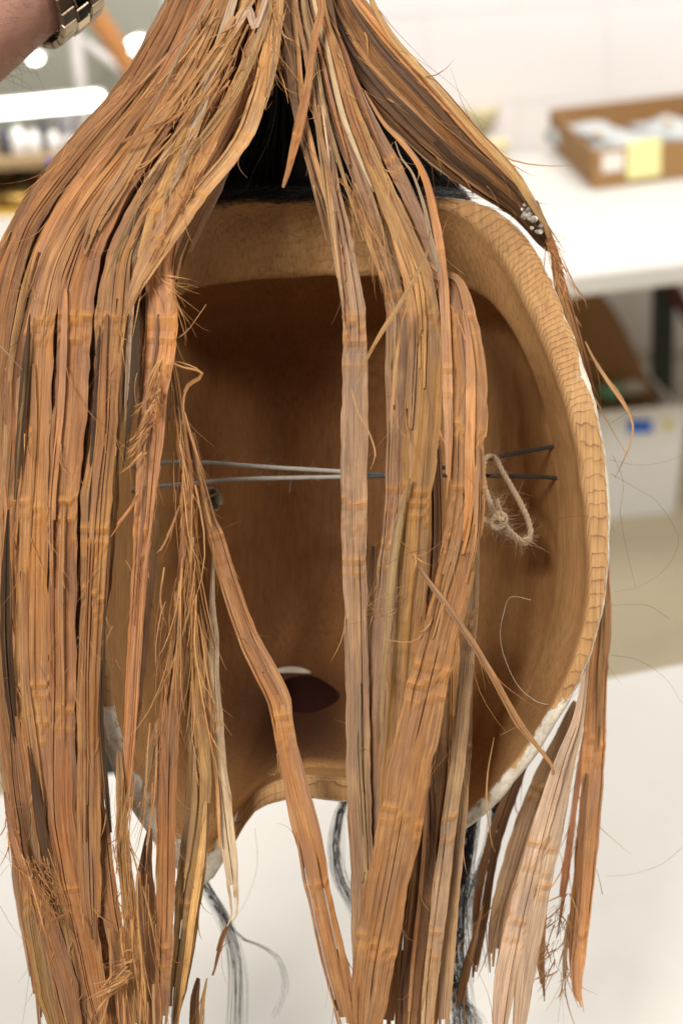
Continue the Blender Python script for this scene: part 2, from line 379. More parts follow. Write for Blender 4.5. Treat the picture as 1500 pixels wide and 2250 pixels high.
# eye hole and mouth opening are cut right through the shell
def cutter(px, py, a, bq, w0, w1, n=28, tilt=0.0):
    vv, ff = [], []
    for wv in (w0, w1):
        for i in range(n):
            t = 2 * math.pi * i / n
            vv.append(loc(px + math.cos(t) * a + tilt * (wv - w0), py + math.sin(t) * bq, wv))
    ff = [tuple(range(n)), tuple(range(2 * n - 1, n - 1, -1))] + [(i, n + i, n + (i + 1) % n, (i + 1) % n) for i in range(n)]
    return pyd('cut', vv, ff, None, mask)
cuts = [cutter(428, 1098, 17, 26, 60, 260, tilt=0.75)]
for c in cuts:
    b = bmesh.new(); b.from_mesh(c.data); bmesh.ops.recalc_face_normals(b, faces=b.faces[:]); b.to_mesh(c.data); b.free()
    m = shell.modifiers.new('cut', 'BOOLEAN'); m.object = c; m.operation = 'DIFFERENCE'; m.solver = 'EXACT'
dg = bpy.context.evaluated_depsgraph_get(); dg.update()
me2 = bpy.data.meshes.new_from_object(shell.evaluated_get(dg), preserve_all_data_layers=True, depsgraph=dg)
shell.modifiers.clear(); shell.data = me2
for c in cuts: bpy.data.objects.remove(c)
me2.polygons.foreach_set('use_smooth', [True] * len(me2.polygons))
# dark red lip carved on the floor of the hollow, with a pale bare crescent above it
def floor_w(px, py):
    a, b2 = Vector(loc(px, py, -50)), Vector(loc(px, py, 200)); h, p, _, _ = shell.ray_cast(a, (b2 - a).normalized()); return p.y * 1000 if h else 100.0
vv, ff = [], []
for k in range(9):
    f = k / 8
    for i in range(32):
        t = 2 * math.pi * i / 32; x, y = 672 + math.cos(t) * 72 * f * (1 + 0.16 * math.sin(3 * t + 1)), 1524 + math.sin(t) * (48 if math.sin(t) > 0 else 44) * f
        vv.append(loc(x, y, floor_w(x, y) - 5 * (1 - f * f) ** 1.5 + (1.2 if k == 8 else 0) + 0.1))
for k in range(8):
    for i in range(32): ff.append((k * 32 + i, k * 32 + 32 + i, k * 32 + 32 + (i + 1) % 32, k * 32 + (i + 1) % 32))
lip = pyd('lip', vv, ff, M['red_lip'], mask, True); lip['label'] = 'dark red painted lip inside the hollow'
vv, ff = [], []
for i in range(17):
    q = i / 16; x = 598 + 86 * q; hh = 8 * math.sin(math.pi * q) ** 0.6 + 0.5; y = 1479 - 8 * math.sin(math.pi * (0.15 + 0.75 * q)) + 2
    d = floor_w(x, y)
    for yy, dd in ((y - hh, d - 1.5), (y + hh * 0.6, d - 4), (y + hh * 0.6, d + 2), (y - hh, d + 2)): vv.append(loc(x, yy, dd))
for i in range(16):
    for k in range(4): ff.append((i * 4 + k, i * 4 + (k + 1) % 4, i * 4 + 4 + (k + 1) % 4, i * 4 + 4 + k))
mr = pyd('mouth_edge', vv, ff, M['gesso'], mask); mr['label'] = 'pale bare crescent above the dark red lip'

# ================================================================== cedar bark strips
PAL = {'o': (0.45, 0.185, 0.050), 't': (0.46, 0.225, 0.064), 'g': (0.33, 0.20, 0.096), 'b': (0.23, 0.09, 0.024), 'y': (0.52, 0.265, 0.08),
       'p': (0.27, 0.135, 0.06), 'w': (0.52, 0.375, 0.225), 'r': (0.38, 0.145, 0.040), 'd': (0.10, 0.045, 0.016), 'k': (0.065, 0.031, 0.013)}
FIB = {'fibre': [], 'fibre_red': []}; FLAT = []
CNT = [0]
RG = np.random.default_rng(5)
def add_fibre(P, r0=0.00022, r1=0.00006, mat='fibre'): (FLAT if r0 >= 0.0002 and mat == 'fibre' else FIB[mat]).append((np.asarray(P, float), r0, r1))
def ribbon(pts, col='o', tilt=0.0, wob=0.22, pleat=0.9, pf=3.0, curl=0.8, groove=None, crimps=(), gap=0.35, fray=10.0, fib=6, th=0.35, name='bark_strip', parent=None, jag=0.07, step=None, taper=True):
    """pts: (px, py, width_px, w_mm); a sheet of bark, pleated along its length, split along some grooves"""
    CNT[0] += 1; sd = CNT[0]
    P = np.array([(*loc(x, y, d), wd * S * (D + d / 1000) / D / 2) for x, y, wd, d in pts], float)
    wmean = P[:, 3].max() * 2
    Q, tt = resample(P, step or 0.0026)
    X = Q[:, :3]; hw = np.maximum(Q[:, 3], 0.0004); n = len(X); L = tt[-1]
    if taper:
        hw = hw * (0.25 + 0.75 * np.clip((L - tt) / 0.028, 0, 1) ** 0.6)
        if pts[0][1] > 100: hw = hw * (0.3 + 0.7 * np.clip(tt / 0.025, 0, 1) ** 0.6)
    T = np.gradient(X, axis=0); T /= np.linalg.norm(T, axis=1)[:, None] + 1e-9
    N = np.array([0, -1.0, 0]) - T * (-T[:, 1])[:, None]; N /= np.linalg.norm(N, axis=1)[:, None] + 1e-9
    B = np.cross(T, N)
    ph = tilt + wob * n1(tt * 22, sd)
    ph = np.asarray(ph)[:, None]
    B2 = B * np.cos(ph) + N * np.sin(ph); N2 = -B * np.sin(ph) + N * np.cos(ph)
    nb = int(np.clip(wmean / 0.0014, 4, 12)); pl = 0.045 * wmean * pleat
    c = list(np.linspace(-1, 1, nb)); gc = []
    if groove is None: groove = int(wmean / 0.003)
    for k in range(int(round(groove * 0.7))):
        g = RG.uniform(-0.85, 0.85); e = 0.00013 / (wmean / 2)
        gc.append((g, e)); c = [q for q in c if abs(q - g) > e * 2.5] + [g - e * 2.2, g - e, g + e, g + e * 2.2]
    c = np.array(sorted(c)); m = len(c)
    drift = 0.10 * n1(tt * 14, sd + 3)[:, None]
    C = np.broadcast_to(c, (n, m)) + 0
    vv = np.broadcast_to(tt[:, None], (n, m))
    hgt = pl * (n2(C * pf + drift * 6, vv * 9, sd) + 0.45 * n2(C * pf * 2.6, vv * 14, sd + 1))
    hgt = hgt - curl * 0.035 * wmean * C ** 2
    gm = np.zeros((n, m)); skip = np.zeros((n, m), bool)
    for q_, (g, e) in enumerate(gc):
        a = n1(tt * 26, RG.integers(0, 3000)); idx = np.where(np.abs(c - g) <= e * 1.2)[0]; k0 = idx.min()
        if RG.random() < 0.62:      # one ply ends: a small step
            st = RG.choice([-1, 1]) * RG.uniform(0.0003, 0.0009) * np.clip(0.55 + 1.2 * a, 0, 1)
            hgt[:, k0 + 1:] += st[:, None]
        else:
            act = np.clip(a * 4 + 0.2, 0, 1); hgt[:, idx] -= (0.0012 * act)[:, None]
            skip[:, k0] = a > (1 - 1.5 * gap)
    cr = np.zeros((n, m))
    for y0 in crimps:
        # crimp given as an image row on the strip
        py = 1125 - X[:, 2] / (S * (D + X[:, 1]) / D)
        k = int(np.argmin(np.abs(py - y0))); s0 = tt[k]
        sk = RG.uniform(-0.25, 0.25) * wmean
        for q, amp in ((0, 1.0), (RG.uniform(0.004, 0.011), 0.6)):
            dv = (vv - s0 - q - sk * C - 0.0014 * n1(C * 4, sd + int(y0)))
            cr = np.maximum(cr, amp * np.exp(-(dv / 0.0011) ** 2))
            hgt = hgt + 0.0006 * amp * np.exp(-(dv / 0.0014) ** 2) - 0.0004 * amp * np.exp(-((dv - 0.003) / 0.002) ** 2)
    eL = 1 + jag * 0.8 * n1(tt * 220, sd + 77) + jag * n1(tt * 90, sd + 7) + jag * 1.2 * n1(tt * 28, sd + 8); eR = 1 + jag * 0.8 * n1(tt * 220, sd + 87) + jag * n1(tt * 90, sd + 17) + jag * 1.2 * n1(tt * 28, sd + 18)
    side = np.where(C < 0, eL[:, None], eR[:, None])
    C2 = C * (1 + (side - 1) * np.abs(C))
    pos = X[:, None, :] + B2[:, None, :] * (C2 * hw[:, None])[..., None] + N2[:, None, :] * hgt[..., None]
    idx = np.arange(n * m).reshape(n, m)
    cut = fray * 0.0016 * RG.random(m - 1) ** 1.6 + fray * 0.0008 * (0.5 + 0.5 * n1(c[:-1] * 3 + 3, sd + 31))
    cut0 = 0
    keep = ~skip[:-1, :-1]
    keep &= (tt[:-1, None] < (L - cut)[None, :])
    q = np.stack([idx[:-1, :-1], idx[:-1, 1:], idx[1:, 1:], idx[1:, :-1]], -1)[keep]
    me = bpy.data.meshes.new(name)
    vf = pos.reshape(-1, 3)
    me.vertices.add(len(vf)); me.vertices.foreach_set('co', vf.astype(np.float32).ravel())
    me.loops.add(q.size); me.loops.foreach_set('vertex_index', q.astype(np.int32).ravel())
    me.polygons.add(len(q)); me.polygons.foreach_set('loop_start', np.arange(0, q.size, 4, dtype=np.int32)); me.polygons.foreach_set('loop_total', np.full(len(q), 4, np.int32))
    me.polygons.foreach_set('use_smooth', np.zeros(len(q), bool))
    uvl = me.uv_layers.new(name='UVMap')
    U = (C * wmean / 2).reshape(-1); W = vv.reshape(-1)
    fl_ = q.ravel(); uvl.data.foreach_set('uv', np.stack([U[fl_], W[fl_]], -1).astype(np.float32).ravel())
    a = me.attributes.new('crimp', 'FLOAT', 'POINT'); a.data.foreach_set('value', cr.reshape(-1).astype(np.float32))
    me.update(); me.validate()
    bm = bmesh.new(); bm.from_mesh(me); bmesh.ops.delete(bm, geom=[v for v in bm.verts if not v.link_faces], context='VERTS'); bm.to_mesh(me); bm.free()
    o = link(name, me, M['bark'], parent or mask)
    base = np.array(PAL[col]); base = base * 0.76 + 0.24 * np.array((0.42, 0.185, 0.055)) * (base.mean() / 0.21 if col in 'kd' else 1.0); base = (base.mean() + (base - base.mean()) * 0.94) * 1.0 * RG.uniform(0.74, 1.3) * (1 + RG.uniform(-0.05, 0.05, 3)); o.color = (*[float(x) for x in base], 1)
    so = o.modifiers.new('thickness', 'SOLIDIFY'); so.thickness = th * 0.001; so.offset = -1
    # fibres that have come loose from its edges
    for k in range(int(fib * 0.8)):
        i = int(RG.uniform(0.12, 0.97) * (n - 2)); s = RG.choice([-1, 1]); dirn = RG.choice([-1, 1], p=[0.25, 0.75])
        p0 = X[i] + B2[i] * hw[i] * s * 0.93 + N2[i] * 0.0002; ln = RG.uniform(0.004, 0.017) * (1 + (RG.random() < 0.12))
        out = B2[i] * s * RG.uniform(0.02, 0.5) + N2[i] * RG.uniform(-0.1, 0.4)
        cv = RG.normal(0, 0.35, 3)
        fp = [p0 + (T[i] * dirn * f + out * f ** 1.5 + cv * f * f) * ln for f in np.linspace(0, 1, 6)]
        add_fibre(fp, RG.uniform(0.00010, 0.00028), 0.00004, 'fibre' if RG.random() < 0.7 else 'fibre_red')
    return o

def splice(*a): return list(a)
# ---- left curtain: guide curves (image rows -> columns), interpolated
LY = [-170, 0, 100, 200, 300, 400, 500, 600, 700, 800, 1000, 1200, 1400, 1600, 1800, 2000, 2150, 2330]
GL = np.array([
 [500, 365, 330, 255, 165,  85,  22, -15, -35, -45, -55, -55, -35,   5,  35,  52,  70,  85],
 [520, 420, 385, 330, 262, 190, 130,  95,  62,  45,  30,  20,  20,  40,  70,  95, 120, 150],
 [540, 468, 440, 400, 345, 282, 225, 190, 172, 165, 150, 138, 130, 125, 140, 170, 195, 225],
 [565, 520, 498, 465, 420, 365, 312, 282, 270, 258, 245, 235, 218, 210, 212, 235, 262, 290],
 [590, 562, 548, 520, 480, 430, 380, 340, 335, 330, 318, 305, 292, 285, 278, 285, 300, 320],
 [612, 608, 594, 565, 525, 472, 420, 385, 378, 375, 395, 415, 400, 385, 372, 366, 360, 350]], float)
def lx(t, y):
    g = np.array([np.interp(y, LY, r) for r in GL]); return float(np.interp(t * 5, range(6), g))
def lw(t, y):   # depth (mm) of the curtain: bulges towards the camera, wraps round the mask's edge on the left
    d = np.interp(y, [-170, 0, 200, 450, 700, 1100, 1600, 2330], [-6, -16, -34, -50, -52, -46, -38, -30])
    return float(d + 46 * max(0, 0.32 - t) ** 1.0 / 0.32 * np.interp(y, [-170, 300, 2330], [0.2, 0.8, 1]) + 10 * max(0, t - 0.75))
def curtain(t, y0, y1, widths, layer, col, dt=0.03, **kw):
    ys = [y for y in np.linspace(y0, y1, max(4, int((y1 - y0) / 110)))]; sd = RG.integers(0, 2000); out = []
    for y in ys:
        tq = np.clip(t + dt * n1(y / 420, sd), -0.03, 1.05)
        wd = float(np.interp(y, [-170, 0, 300, 650, 1200, 2330], widths)) * (1 + 0.15 * float(n1(y / 160, sd + 9)))
        out.append((lx(tq, y) + 4 * float(n1(y / 90, sd + 4)), y, wd, lw(tq, y) + layer + 3.0 * float(n1(y / 260, sd + 5))))
    return ribbon(out, col, **kw)
# deep underlayer
for i in range(18):
    t = (i + 0.5) / 18 * 0.98
    curtain(t, -170, RG.uniform(1500, 2330) if t < 0.62 else RG.uniform(560, 900), [14, 22, 40, 60, 55, 45], 16 + RG.uniform(0, 8), RG.choice(list('bdgpb')), 0.03, tilt=RG.uniform(-0.3, 0.3), fib=3, groove=4)
# visible folded layers of the fan: narrow, tilted, many showing their edges
for i in range(34):
    t = (i + RG.random()) / 34 * 0.99
    big = RG.random() < 0.45
    curtain(t, -170, RG.uniform(600, 1000) if t > 0.62 else RG.uniform(700, 1500) if RG.random() < 0.5 else RG.uniform(1500, 2330), [10, 16, 34 if big else 18, 48 if big else 24, 46 if big else 24, 30], RG.uniform(2, 12),
            RG.choice(list('ootrtobby')), 0.03, tilt=RG.uniform(-0.7, 0.7), wob=0.3, fib=7, crimps=[RG.uniform(500, 1900)])
for i in range(34):     # narrow overlapping shreds that close the curtain
    t = (i + RG.random()) / 34 * 0.62
    curtain(t, RG.uniform(150, 500), RG.uniform(1600, 2330), [9, 10, 12, 20, 20, 18], RG.uniform(1, 9), RG.choice(list('oortbyrog')), 0.02, name='bark_shred', tilt=RG.uniform(-0.8, 0.8), wob=0.3, fib=7, groove=2, crimps=[RG.uniform(600, 2000)])
for i in range(26):     # lower left: the curtain thins into many hanging ends
    x = RG.uniform(45, 225); y0 = RG.uniform(1350, 1700); x2 = 60 + (x - 45) * 0.95 + 55 + RG.uniform(-12, 12); wd = RG.uniform(14, 34)
    ribbon([(x, y0, wd * 0.6, -30), (x + RG.uniform(-6, 6), y0 + 200, wd, -32), ((x + x2) / 2, 1960, wd, -32), (x2, 2150, wd, -30), (x2 + 14, 2330, wd * 0.8, -28)], RG.choice(list('obrtgpb')), tilt=RG.uniform(-0.5, 0.5), fib=8, crimps=[RG.uniform(1700, 2200)])
# left contour bundle: long parallel edges
for i in range(12):
    t = 0.01 + 0.24 * i / 11
    curtain(t, -170, RG.uniform(1700, 2330), [9, 16, 24, 30, 34, 26], RG.uniform(-4, 5), RG.choice(list('rotbgrb')), 0.012, tilt=RG.uniform(-0.75, 0.35), wob=0.2, fib=6, crimps=[RG.uniform(500, 1500)])

def strip(pts, w, col='o', **kw):
    """pts (px, py, width); w: depth in mm, or a list of (row, mm)"""
    if not isinstance(w, (int, float)):
        yy, ww = zip(*w); d = [float(np.interp(p[1], yy, ww)) for p in pts]
    else: d = [w] * len(pts)
    o = ribbon([(*p, q) for p, q in zip(pts, d)], col, **kw)
    wm = max(p[2] for p in pts)
    if wm >= 44 and len(pts) >= 8 and col != 'w':          # narrower plies lying on a wide strip
        for k in range(int(wm / 26)):
            a = int(RG.integers(0, len(pts) - 4)); b2 = int(min(len(pts), a + RG.integers(4, 9))); cc = RG.uniform(-0.36, 0.36); ww = RG.uniform(0.12, 0.3); lift = RG.uniform(0.9, 2.2); sub = []
            for i in range(a, b2):
                i0, i1 = max(0, i - 1), min(len(pts) - 1, i + 1); tx, ty = pts[i1][0] - pts[i0][0], pts[i1][1] - pts[i0][1]; ln = math.hypot(tx, ty)
                c2 = cc + 0.05 * math.sin(i * 1.7 + k); sub.append((pts[i][0] + ty / ln * pts[i][2] * c2, pts[i][1] - tx / ln * pts[i][2] * c2, max(5, pts[i][2] * ww), d[i] - lift))
            ribbon(sub, col if RG.random() < 0.55 else RG.choice(list('ootr')), tilt=RG.uniform(-0.25, 0.25), wob=0.15, groove=1, fib=5, pleat=0.5, curl=0.5, name='bark_shred', fray=16)
    return o
FW = [(-170, -10), (0, -20), (250, -42), (500, -58), (700, -60), (1100, -54), (1600, -46), (2300, -38)]   # front face of the curtain
def fw(k): return [(a, b + k) for a, b in FW]
# wide plates of the left curtain
strip([(520,-170,12),(470,20,18),(420,160,24),(340,310,34),(255,430,50),(200,540,64),(172,640,74),(165,700,76),(155,900,76),(140,1100,70),(138,1300,62),(138,1500,58),(135,1650,64),(140,1800,62),(165,1950,68),(200,2120,56),(232,2300,36)], fw(-1), 'o', crimps=[688,704,1100,1140,1560,1950], groove=7, fib=16, pleat=0.6)
strip([(500,-170,12),(445,20,18),(375,180,22),(280,330,30),(190,450,36),(125,570,42),(98,680,50),(88,800,56),(82,950,58),(76,1100,62),(72,1300,72),(72,1500,76),(90,1680,66),(112,1800,50),(138,1950,44),(165,2060,30)], fw(1), 'o', crimps=[700,1120,1500,1590], groove=6, fib=14)
strip([(545,-170,12),(505,20,20),(455,180,26),(385,320,34),(310,450,44),(262,560,50),(246,690,66),(238,800,60),(230,950,60),(214,1100,66),(205,1300,54),(196,1500,50),(194,1650,48),(196,1850,54),(202,2000,46),(214,2100,26)], fw(-2), 'r', crimps=[690,1155,1195,1300], groove=5, fib=14)
strip([(600,-170,14),(575,20,26),(545,140,34),(505,260,40),(450,360,42),(400,450,44),(365,540,46),(352,610,60),(352,690,74),(348,770,72),(338,860,60),(330,950,58),(318,1120,50),(308,1250,36),(298,1400,32),(287,1600,26),(278,1720,22),(264,1850,16),(258,1930,8)], fw(3), 'o', crimps=[695,712,800,1165,1180], groove=4, fib=16)
# strips crossing in front of the fan
strip([(612,-100,14),(602,40,26),(580,170,36),(545,280,38),(500,350,38),(450,410,36),(395,490,36),(340,570,34),(300,640,26),(285,690,14)], fw(-6), 'y', crimps=[300,420], groove=3, fib=14, curl=1.2)
strip([(590,-100,14),(570,60,24),(530,170,26),(470,290,34),(425,370,42),(385,450,46),(345,530,44),(310,600,36),(285,660,24),(268,720,12)], fw(-7), 'o', crimps=[380,520], groove=3, fib=12)
strip([(560,-100,12),(520,60,22),(455,190,30),(405,300,30),(375,390,34),(345,470,42),(318,560,40),(290,650,34)], fw(-4), 't', crimps=[460,600], groove=3, fib=12)
strip([(540,-100,12),(500,40,20),(468,130,18),(450,210,20),(420,300,24),(392,380,22),(352,450,20)], fw(-8), 'w', crimps=[290], groove=2, fib=10)
strip([(600,-90,12),(585,30,22),(560,110,20),(520,200,18),(470,270,18),(425,330,16),(390,400,12)], fw(-9), 'y', groove=2, fib=10, tilt=0.4)
strip([(520,-100,12),(480,20,28),(440,110,34),(390,200,36),(330,290,36),(270,390,38),(215,480,44),(180,570,40)], fw(-3), 't', crimps=[130,300], groove=5, fib=14)
strip([(505,-100,10),(450,10,24),(405,90,28),(350,180,26),(280,270,28),(205,360,30),(140,450,30),(90,550,28),(60,650,26)], fw(0), 'r', groove=4, fib=10)
strip([(490,-100,10),(410,0,20),(365,90,22),(300,190,22),(215,290,24),(135,390,26),(65,490,26),(25,600,26),(0,720,28),(-10,900,30)], fw(12), 'r', groove=4, fib=8)
strip([(600,-60,10),(560,60,14),(545,20,18),(500,90,16),(460,120,10)], fw(-11), 'w', groove=1, fib=6)
strip([(620,-60,14),(610,60,22),(604,120,18),(590,200,14),(572,260,8)], fw(-5), 't', groove=2, fib=16)
strip([(430,215,6),(395,250,9),(340,280,10),(270,310,9),(205,330,4)], fw(-12), 'r', groove=0, fib=8, curl=0.2)
for k in range(10):     # narrow shreds lying over the fan
    x = RG.uniform(400, 585); pts = []; dx = RG.uniform(-0.9, -0.35); wd = RG.uniform(5, 13); yy = RG.uniform(-60, 160)
    for q in range(6):
        pts.append((x, yy, wd * (1 - 0.1 * q))); yy += 60; x += dx * 60 + RG.uniform(-9, 9); dx -= 0.05
    strip(pts, fw(-9 - RG.uniform(0, 4)), RG.choice(list('ytow')), groove=0, fib=4, tilt=RG.uniform(-0.8, 0.8), wob=0.6, curl=0.3)
# dark bark layers, laid in front to paint in the curtain's dark gaps
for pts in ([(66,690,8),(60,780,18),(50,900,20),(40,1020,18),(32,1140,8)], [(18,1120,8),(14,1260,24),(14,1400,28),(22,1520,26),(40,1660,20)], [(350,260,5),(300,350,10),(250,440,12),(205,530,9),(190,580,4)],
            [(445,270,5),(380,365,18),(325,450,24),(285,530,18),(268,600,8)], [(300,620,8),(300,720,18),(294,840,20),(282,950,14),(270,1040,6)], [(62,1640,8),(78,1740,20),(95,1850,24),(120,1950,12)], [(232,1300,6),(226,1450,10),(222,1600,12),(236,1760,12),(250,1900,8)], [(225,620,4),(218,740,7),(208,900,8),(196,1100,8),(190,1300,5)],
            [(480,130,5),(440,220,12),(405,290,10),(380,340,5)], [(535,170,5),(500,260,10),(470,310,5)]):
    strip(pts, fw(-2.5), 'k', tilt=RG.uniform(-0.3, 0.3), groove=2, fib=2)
# pleated grey folds ending at the crimp (x 200-300, y 400-690)
for k in range(6):
    x = 222 + k * 13
    strip([(x + 150, 330, 8), (x + 95, 430, 11), (x + 45, 540, 13), (x + 12, 630, 14), (x + 2, 690, 14), (x - 4, 800, 12), (x - 12, 950, 10)], fw(-2 + k * 0.6), RG.choice(list('gpwgt')), tilt=RG.uniform(0.5, 1.0), groove=0, crimps=[688], fib=3)
strip([(312,560,16),(316,640,20),(318,760,22),(312,880,20),(300,960,14)], fw(14), 'p', groove=2, fib=3)
# tan strips behind and beside: lower left foreground
strip([(150,1780,60),(95,1900,70),(100,2050,80),(125,2180,90),(150,2330,95)], -22, 't', groove=4, fib=6, crimps=[1960])
strip([(28,1560,40),(48,1720,44),(70,1880,44),(100,2020,50),(140,2150,56),(175,2330,60)], -32, 'r', groove=5, fib=14, crimps=[1990])
strip([(205,1700,40),(225,1850,44),(240,1980,42),(262,2100,36),(280,2330,34)], -40, 'b', groove=5, fib=14)
strip([(262,1650,24),(268,1780,26),(275,1900,30),(285,2000,32),(298,2120,38),(320,2330,40)], -44, 't', groove=5, fib=26, crimps=[2010])
strip([(330,1820,30),(318,1930,40),(330,2060,46),(340,2330,50)], -26, 'b', groove=3, fib=6)
# frayed column and strips right of the curtain
strip([(378,780,26),(392,880,24),(405,980,22),(412,1060,24),(408,1100,28),(412,1200,30),(408,1280,32),(396,1380,38),(384,1470,44),(374,1560,46),(368,1680,44),(366,1800,42),(364,1950,42),(360,2080,40),(356,2180,36),(352,2330,34)], [(780,-40),(1200,-44),(2300,-40)], 'o', crimps=[1105,1300,2080], groove=4, fib=40)
strip([(425,1320,10),(428,1430,26),(424,1540,38),(436,1640,48),(436,1760,54),(425,1880,56),(412,2000,54),(398,2120,46),(384,2230,30),(378,2320,16)], [(1300,-36),(2300,-30)], 'y', crimps=[1985], groove=5, fib=10)
strip([(462,1150,8),(468,1230,9),(466,1320,12),(470,1400,20),(470,1500,28),(476,1600,34),(484,1720,38),(498,1840,38),(511,1940,34),(514,2010,28),(500,2036,16)], [(1150,-30),(2300,-22)], 'w', groove=2, fib=6, crimps=[1590,1960])
strip([(506,2024,14),(492,2050,22),(480,2090,20),(468,2140,14),(455,2170,8)], -22, 'b', groove=1, fib=4, tilt=0.5)
strip([(436,2150,26),(428,2200,30),(425,2330,32)], -12, 'b', groove=2, fib=3)
strip([(455,2150,10),(446,2200,14),(438,2330,16)], -20, 'y', groove=1, fib=3)
strip([(372,820,9),(395,900,10),(420,980,10),(440,1050,9),(455,1110,10),(470,1170,14)], -34, 'y', groove=1, fib=8, tilt=0.6)
strip([(385,860,10),(412,950,12),(432,1030,12),(452,1110,12)], -38, 't', groove=1, fib=8, tilt=-0.5)
strip([(345,1120,22),(338,1200,26),(330,1290,20),(322,1380,14),(312,1500,10),(300,1640,8)], -38, 'g', groove=2, fib=8)
strip([(395,1110,9),(372,1170,10),(345,1215,12),(325,1190,8)], -46, 'o', groove=0, fib=4)
strip([(312,1060,12),(292,1110,12),(262,1150,12),(244,1180,10)], -56, 'o', groove=1, fib=6, tilt=0.3)
strip([(452,1430,12),(458,1520,16),(466,1640,14),(478,1760,10),(486,1900,8)], -28, 't', groove=1, fib=8)
strip([(440,1330,7),(452,1420,8),(444,1520,10),(436,1600,9)], -40, 't', groove=0, fib=8)
strip([(348,1580,16),(330,1660,22),(318,1740,18),(306,1820,12)], -36, 'g', groove=1, fib=6)
strip([(384,1300,14),(396,1400,18),(412,1500,18),(424,1590,12)], -30, 'y', groove=1, fib=10, tilt=0.4)
strip([(392,742,5),(410,728,7),(430,700,8),(452,668,9),(459,654,8)], -56, 'o', groove=0, fib=1, curl=0.2)
strip([(380,796,5),(400,806,8),(430,812,9),(444,818,9),(440,830,10),(415,846,10),(404,870,9),(402,920,7),(398,960,6)], -58, 'o', groove=0, fib=2, wob=1.0, curl=0.2)
strip([(12,1060,16),(20,1180,18),(26,1270,16),(30,1340,18),(44,1420,18),(68,1480,14)], fw(6), 'o', groove=1, fib=8)
strip([(-10,750,6),(20,780,6),(60,822,5)], -66, 'w', groove=0, fib=1, curl=0.2)
strip([(10,1740,14),(30,1850,18),(60,1930,26),(100,1990,20),(135,2040,14)], -44, 'r', groove=2, fib=40)
# single long strip across the hollow
strip([(425,950,12),(440,1040,16),(456,1130,26),(474,1180,36),(500,1270,40),(545,1400,46),(580,1470,50),(612,1540,54),(622,1590,48),(632,1650,52),(655,1750,58),(678,1850,60),(694,1930,58),(712,2010,58),(732,2100,58),(755,2190,54),(775,2330,52)], [(900,-34),(1300,-30),(2300,-30)], 'o', crimps=[1180,1575,1592,1938], groove=5, fib=18, pleat=0.7, curl=1.4, jag=0.05)

# ---- centre fan
CF = [(-170, -6), (0, -12), (250, -26), (450, -34), (650, -40), (1100, -40), (1700, -34), (2330, -30)]
def cf(k): return [(a, b + k) for a, b in CF]
strip([(655,-170,10),(668,0,16),(688,150,22),(712,300,26),(735,430,32),(752,520,40),(766,610,46),(776,690,52),(778,770,54),(778,900,56),(776,1050,56),(778,1200,54),(782,1350,52),(785,1500,50),(786,1650,52),(790,1800,54),(796,1950,50),(790,2080,40),(782,2200,26)], cf(-2), 'g', crimps=[688,700,745,1105,1225], groove=4, fib=12, pleat=0.6)
strip([(672,-170,10),(690,0,16),(712,130,26),(742,260,38),(775,350,38),(806,440,36),(840,540,34),(858,620,38),(872,700,46),(872,800,48),(872,950,50),(868,1100,50),(858,1230,56),(845,1350,56),(832,1480,52),(826,1620,56),(822,1760,60),(820,1900,52),(808,2050,44),(800,2200,40),(795,2330,40)], cf(2), 'g', crimps=[265,640,1080,1190], groove=6, fib=14)
strip([(690,-170,10),(706,0,16),(735,140,30),(778,265,40),(815,350,42),(850,430,44),(888,520,56),(915,600,70),(930,690,74),(936,760,78),(932,880,82),(922,1000,80),(915,1100,68),(908,1220,66),(898,1340,60),(888,1460,60),(872,1620,58),(858,1800,54),(845,1950,50),(835,2100,46)], cf(0), 't', crimps=[262,690,1085,1100], groove=6, fib=12, pleat=1.1)
strip([(700,-170,10),(722,20,14),(770,180,26),(830,300,30),(868,370,34),(900,440,30),(935,520,26),(965,600,30),(985,680,30)], cf(6), 'p', crimps=[355], groove=3, fib=8)
strip([(705,-170,8),(735,60,12),(800,230,22),(855,345,26),(895,425,22),(925,500,20),(952,580,16),(970,690,14),(975,800,10)], cf(8), 'g', groove=2, fib=6, crimps=[350])
strip([(925,560,14),(960,600,34),(998,620,44),(1014,680,56),(1026,760,66),(1034,850,70),(1030,980,76),(1026,1080,80),(1014,1180,84),(990,1300,84),(962,1420,88),(935,1530,90),(910,1640,92),(890,1750,94),(866,1880,96),(842,2010,92),(818,2140,86),(798,2330,80)], [(560,-34),(700,-48),(1100,-54),(1600,-50),(2330,-40)], 'o', crimps=[690,940,1075,1165,1470,1490,1790,2080], groove=6, fib=16, pleat=0.7, curl=1.6)
strip([(800,200,8),(842,270,10),(880,310,12),(915,355,13),(936,400,16),(950,460,18),(962,520,20),(972,600,21),(978,700,22),(982,820,22),(984,940,20),(984,1040,16),(980,1100,10)], [(200,-26),(500,-44),(1100,-58)], 'o', crimps=[550,815], groove=0, fib=6, pleat=0.3)
strip([(868,310,4),(880,345,5),(905,380,6),(930,450,7),(945,520,9),(960,580,10),(972,660,9)], -46, 'w', groove=0, fib=2)
strip([(945,506,7),(935,560,9),(905,620,10),(870,680,11),(835,735,10),(805,790,8),(775,850,5)], -62, 'y', groove=0, fib=3, curl=0.2)
strip([(772,855,3),(785,905,4),(810,950,4),(824,1000,3),(808,1045,2)], -62, 'y', groove=0, fib=1, curl=0.2)
strip([(905,640,4),(880,720,7),(870,800,9),(862,900,9),(858,1000,8)], -52, 't', groove=0, fib=2)
strip([(900,1050,12),(880,1130,18),(862,1250,16),(850,1400,14),(838,1560,10),(836,1640,6)], -46, 'g', groove=1, fib=10)
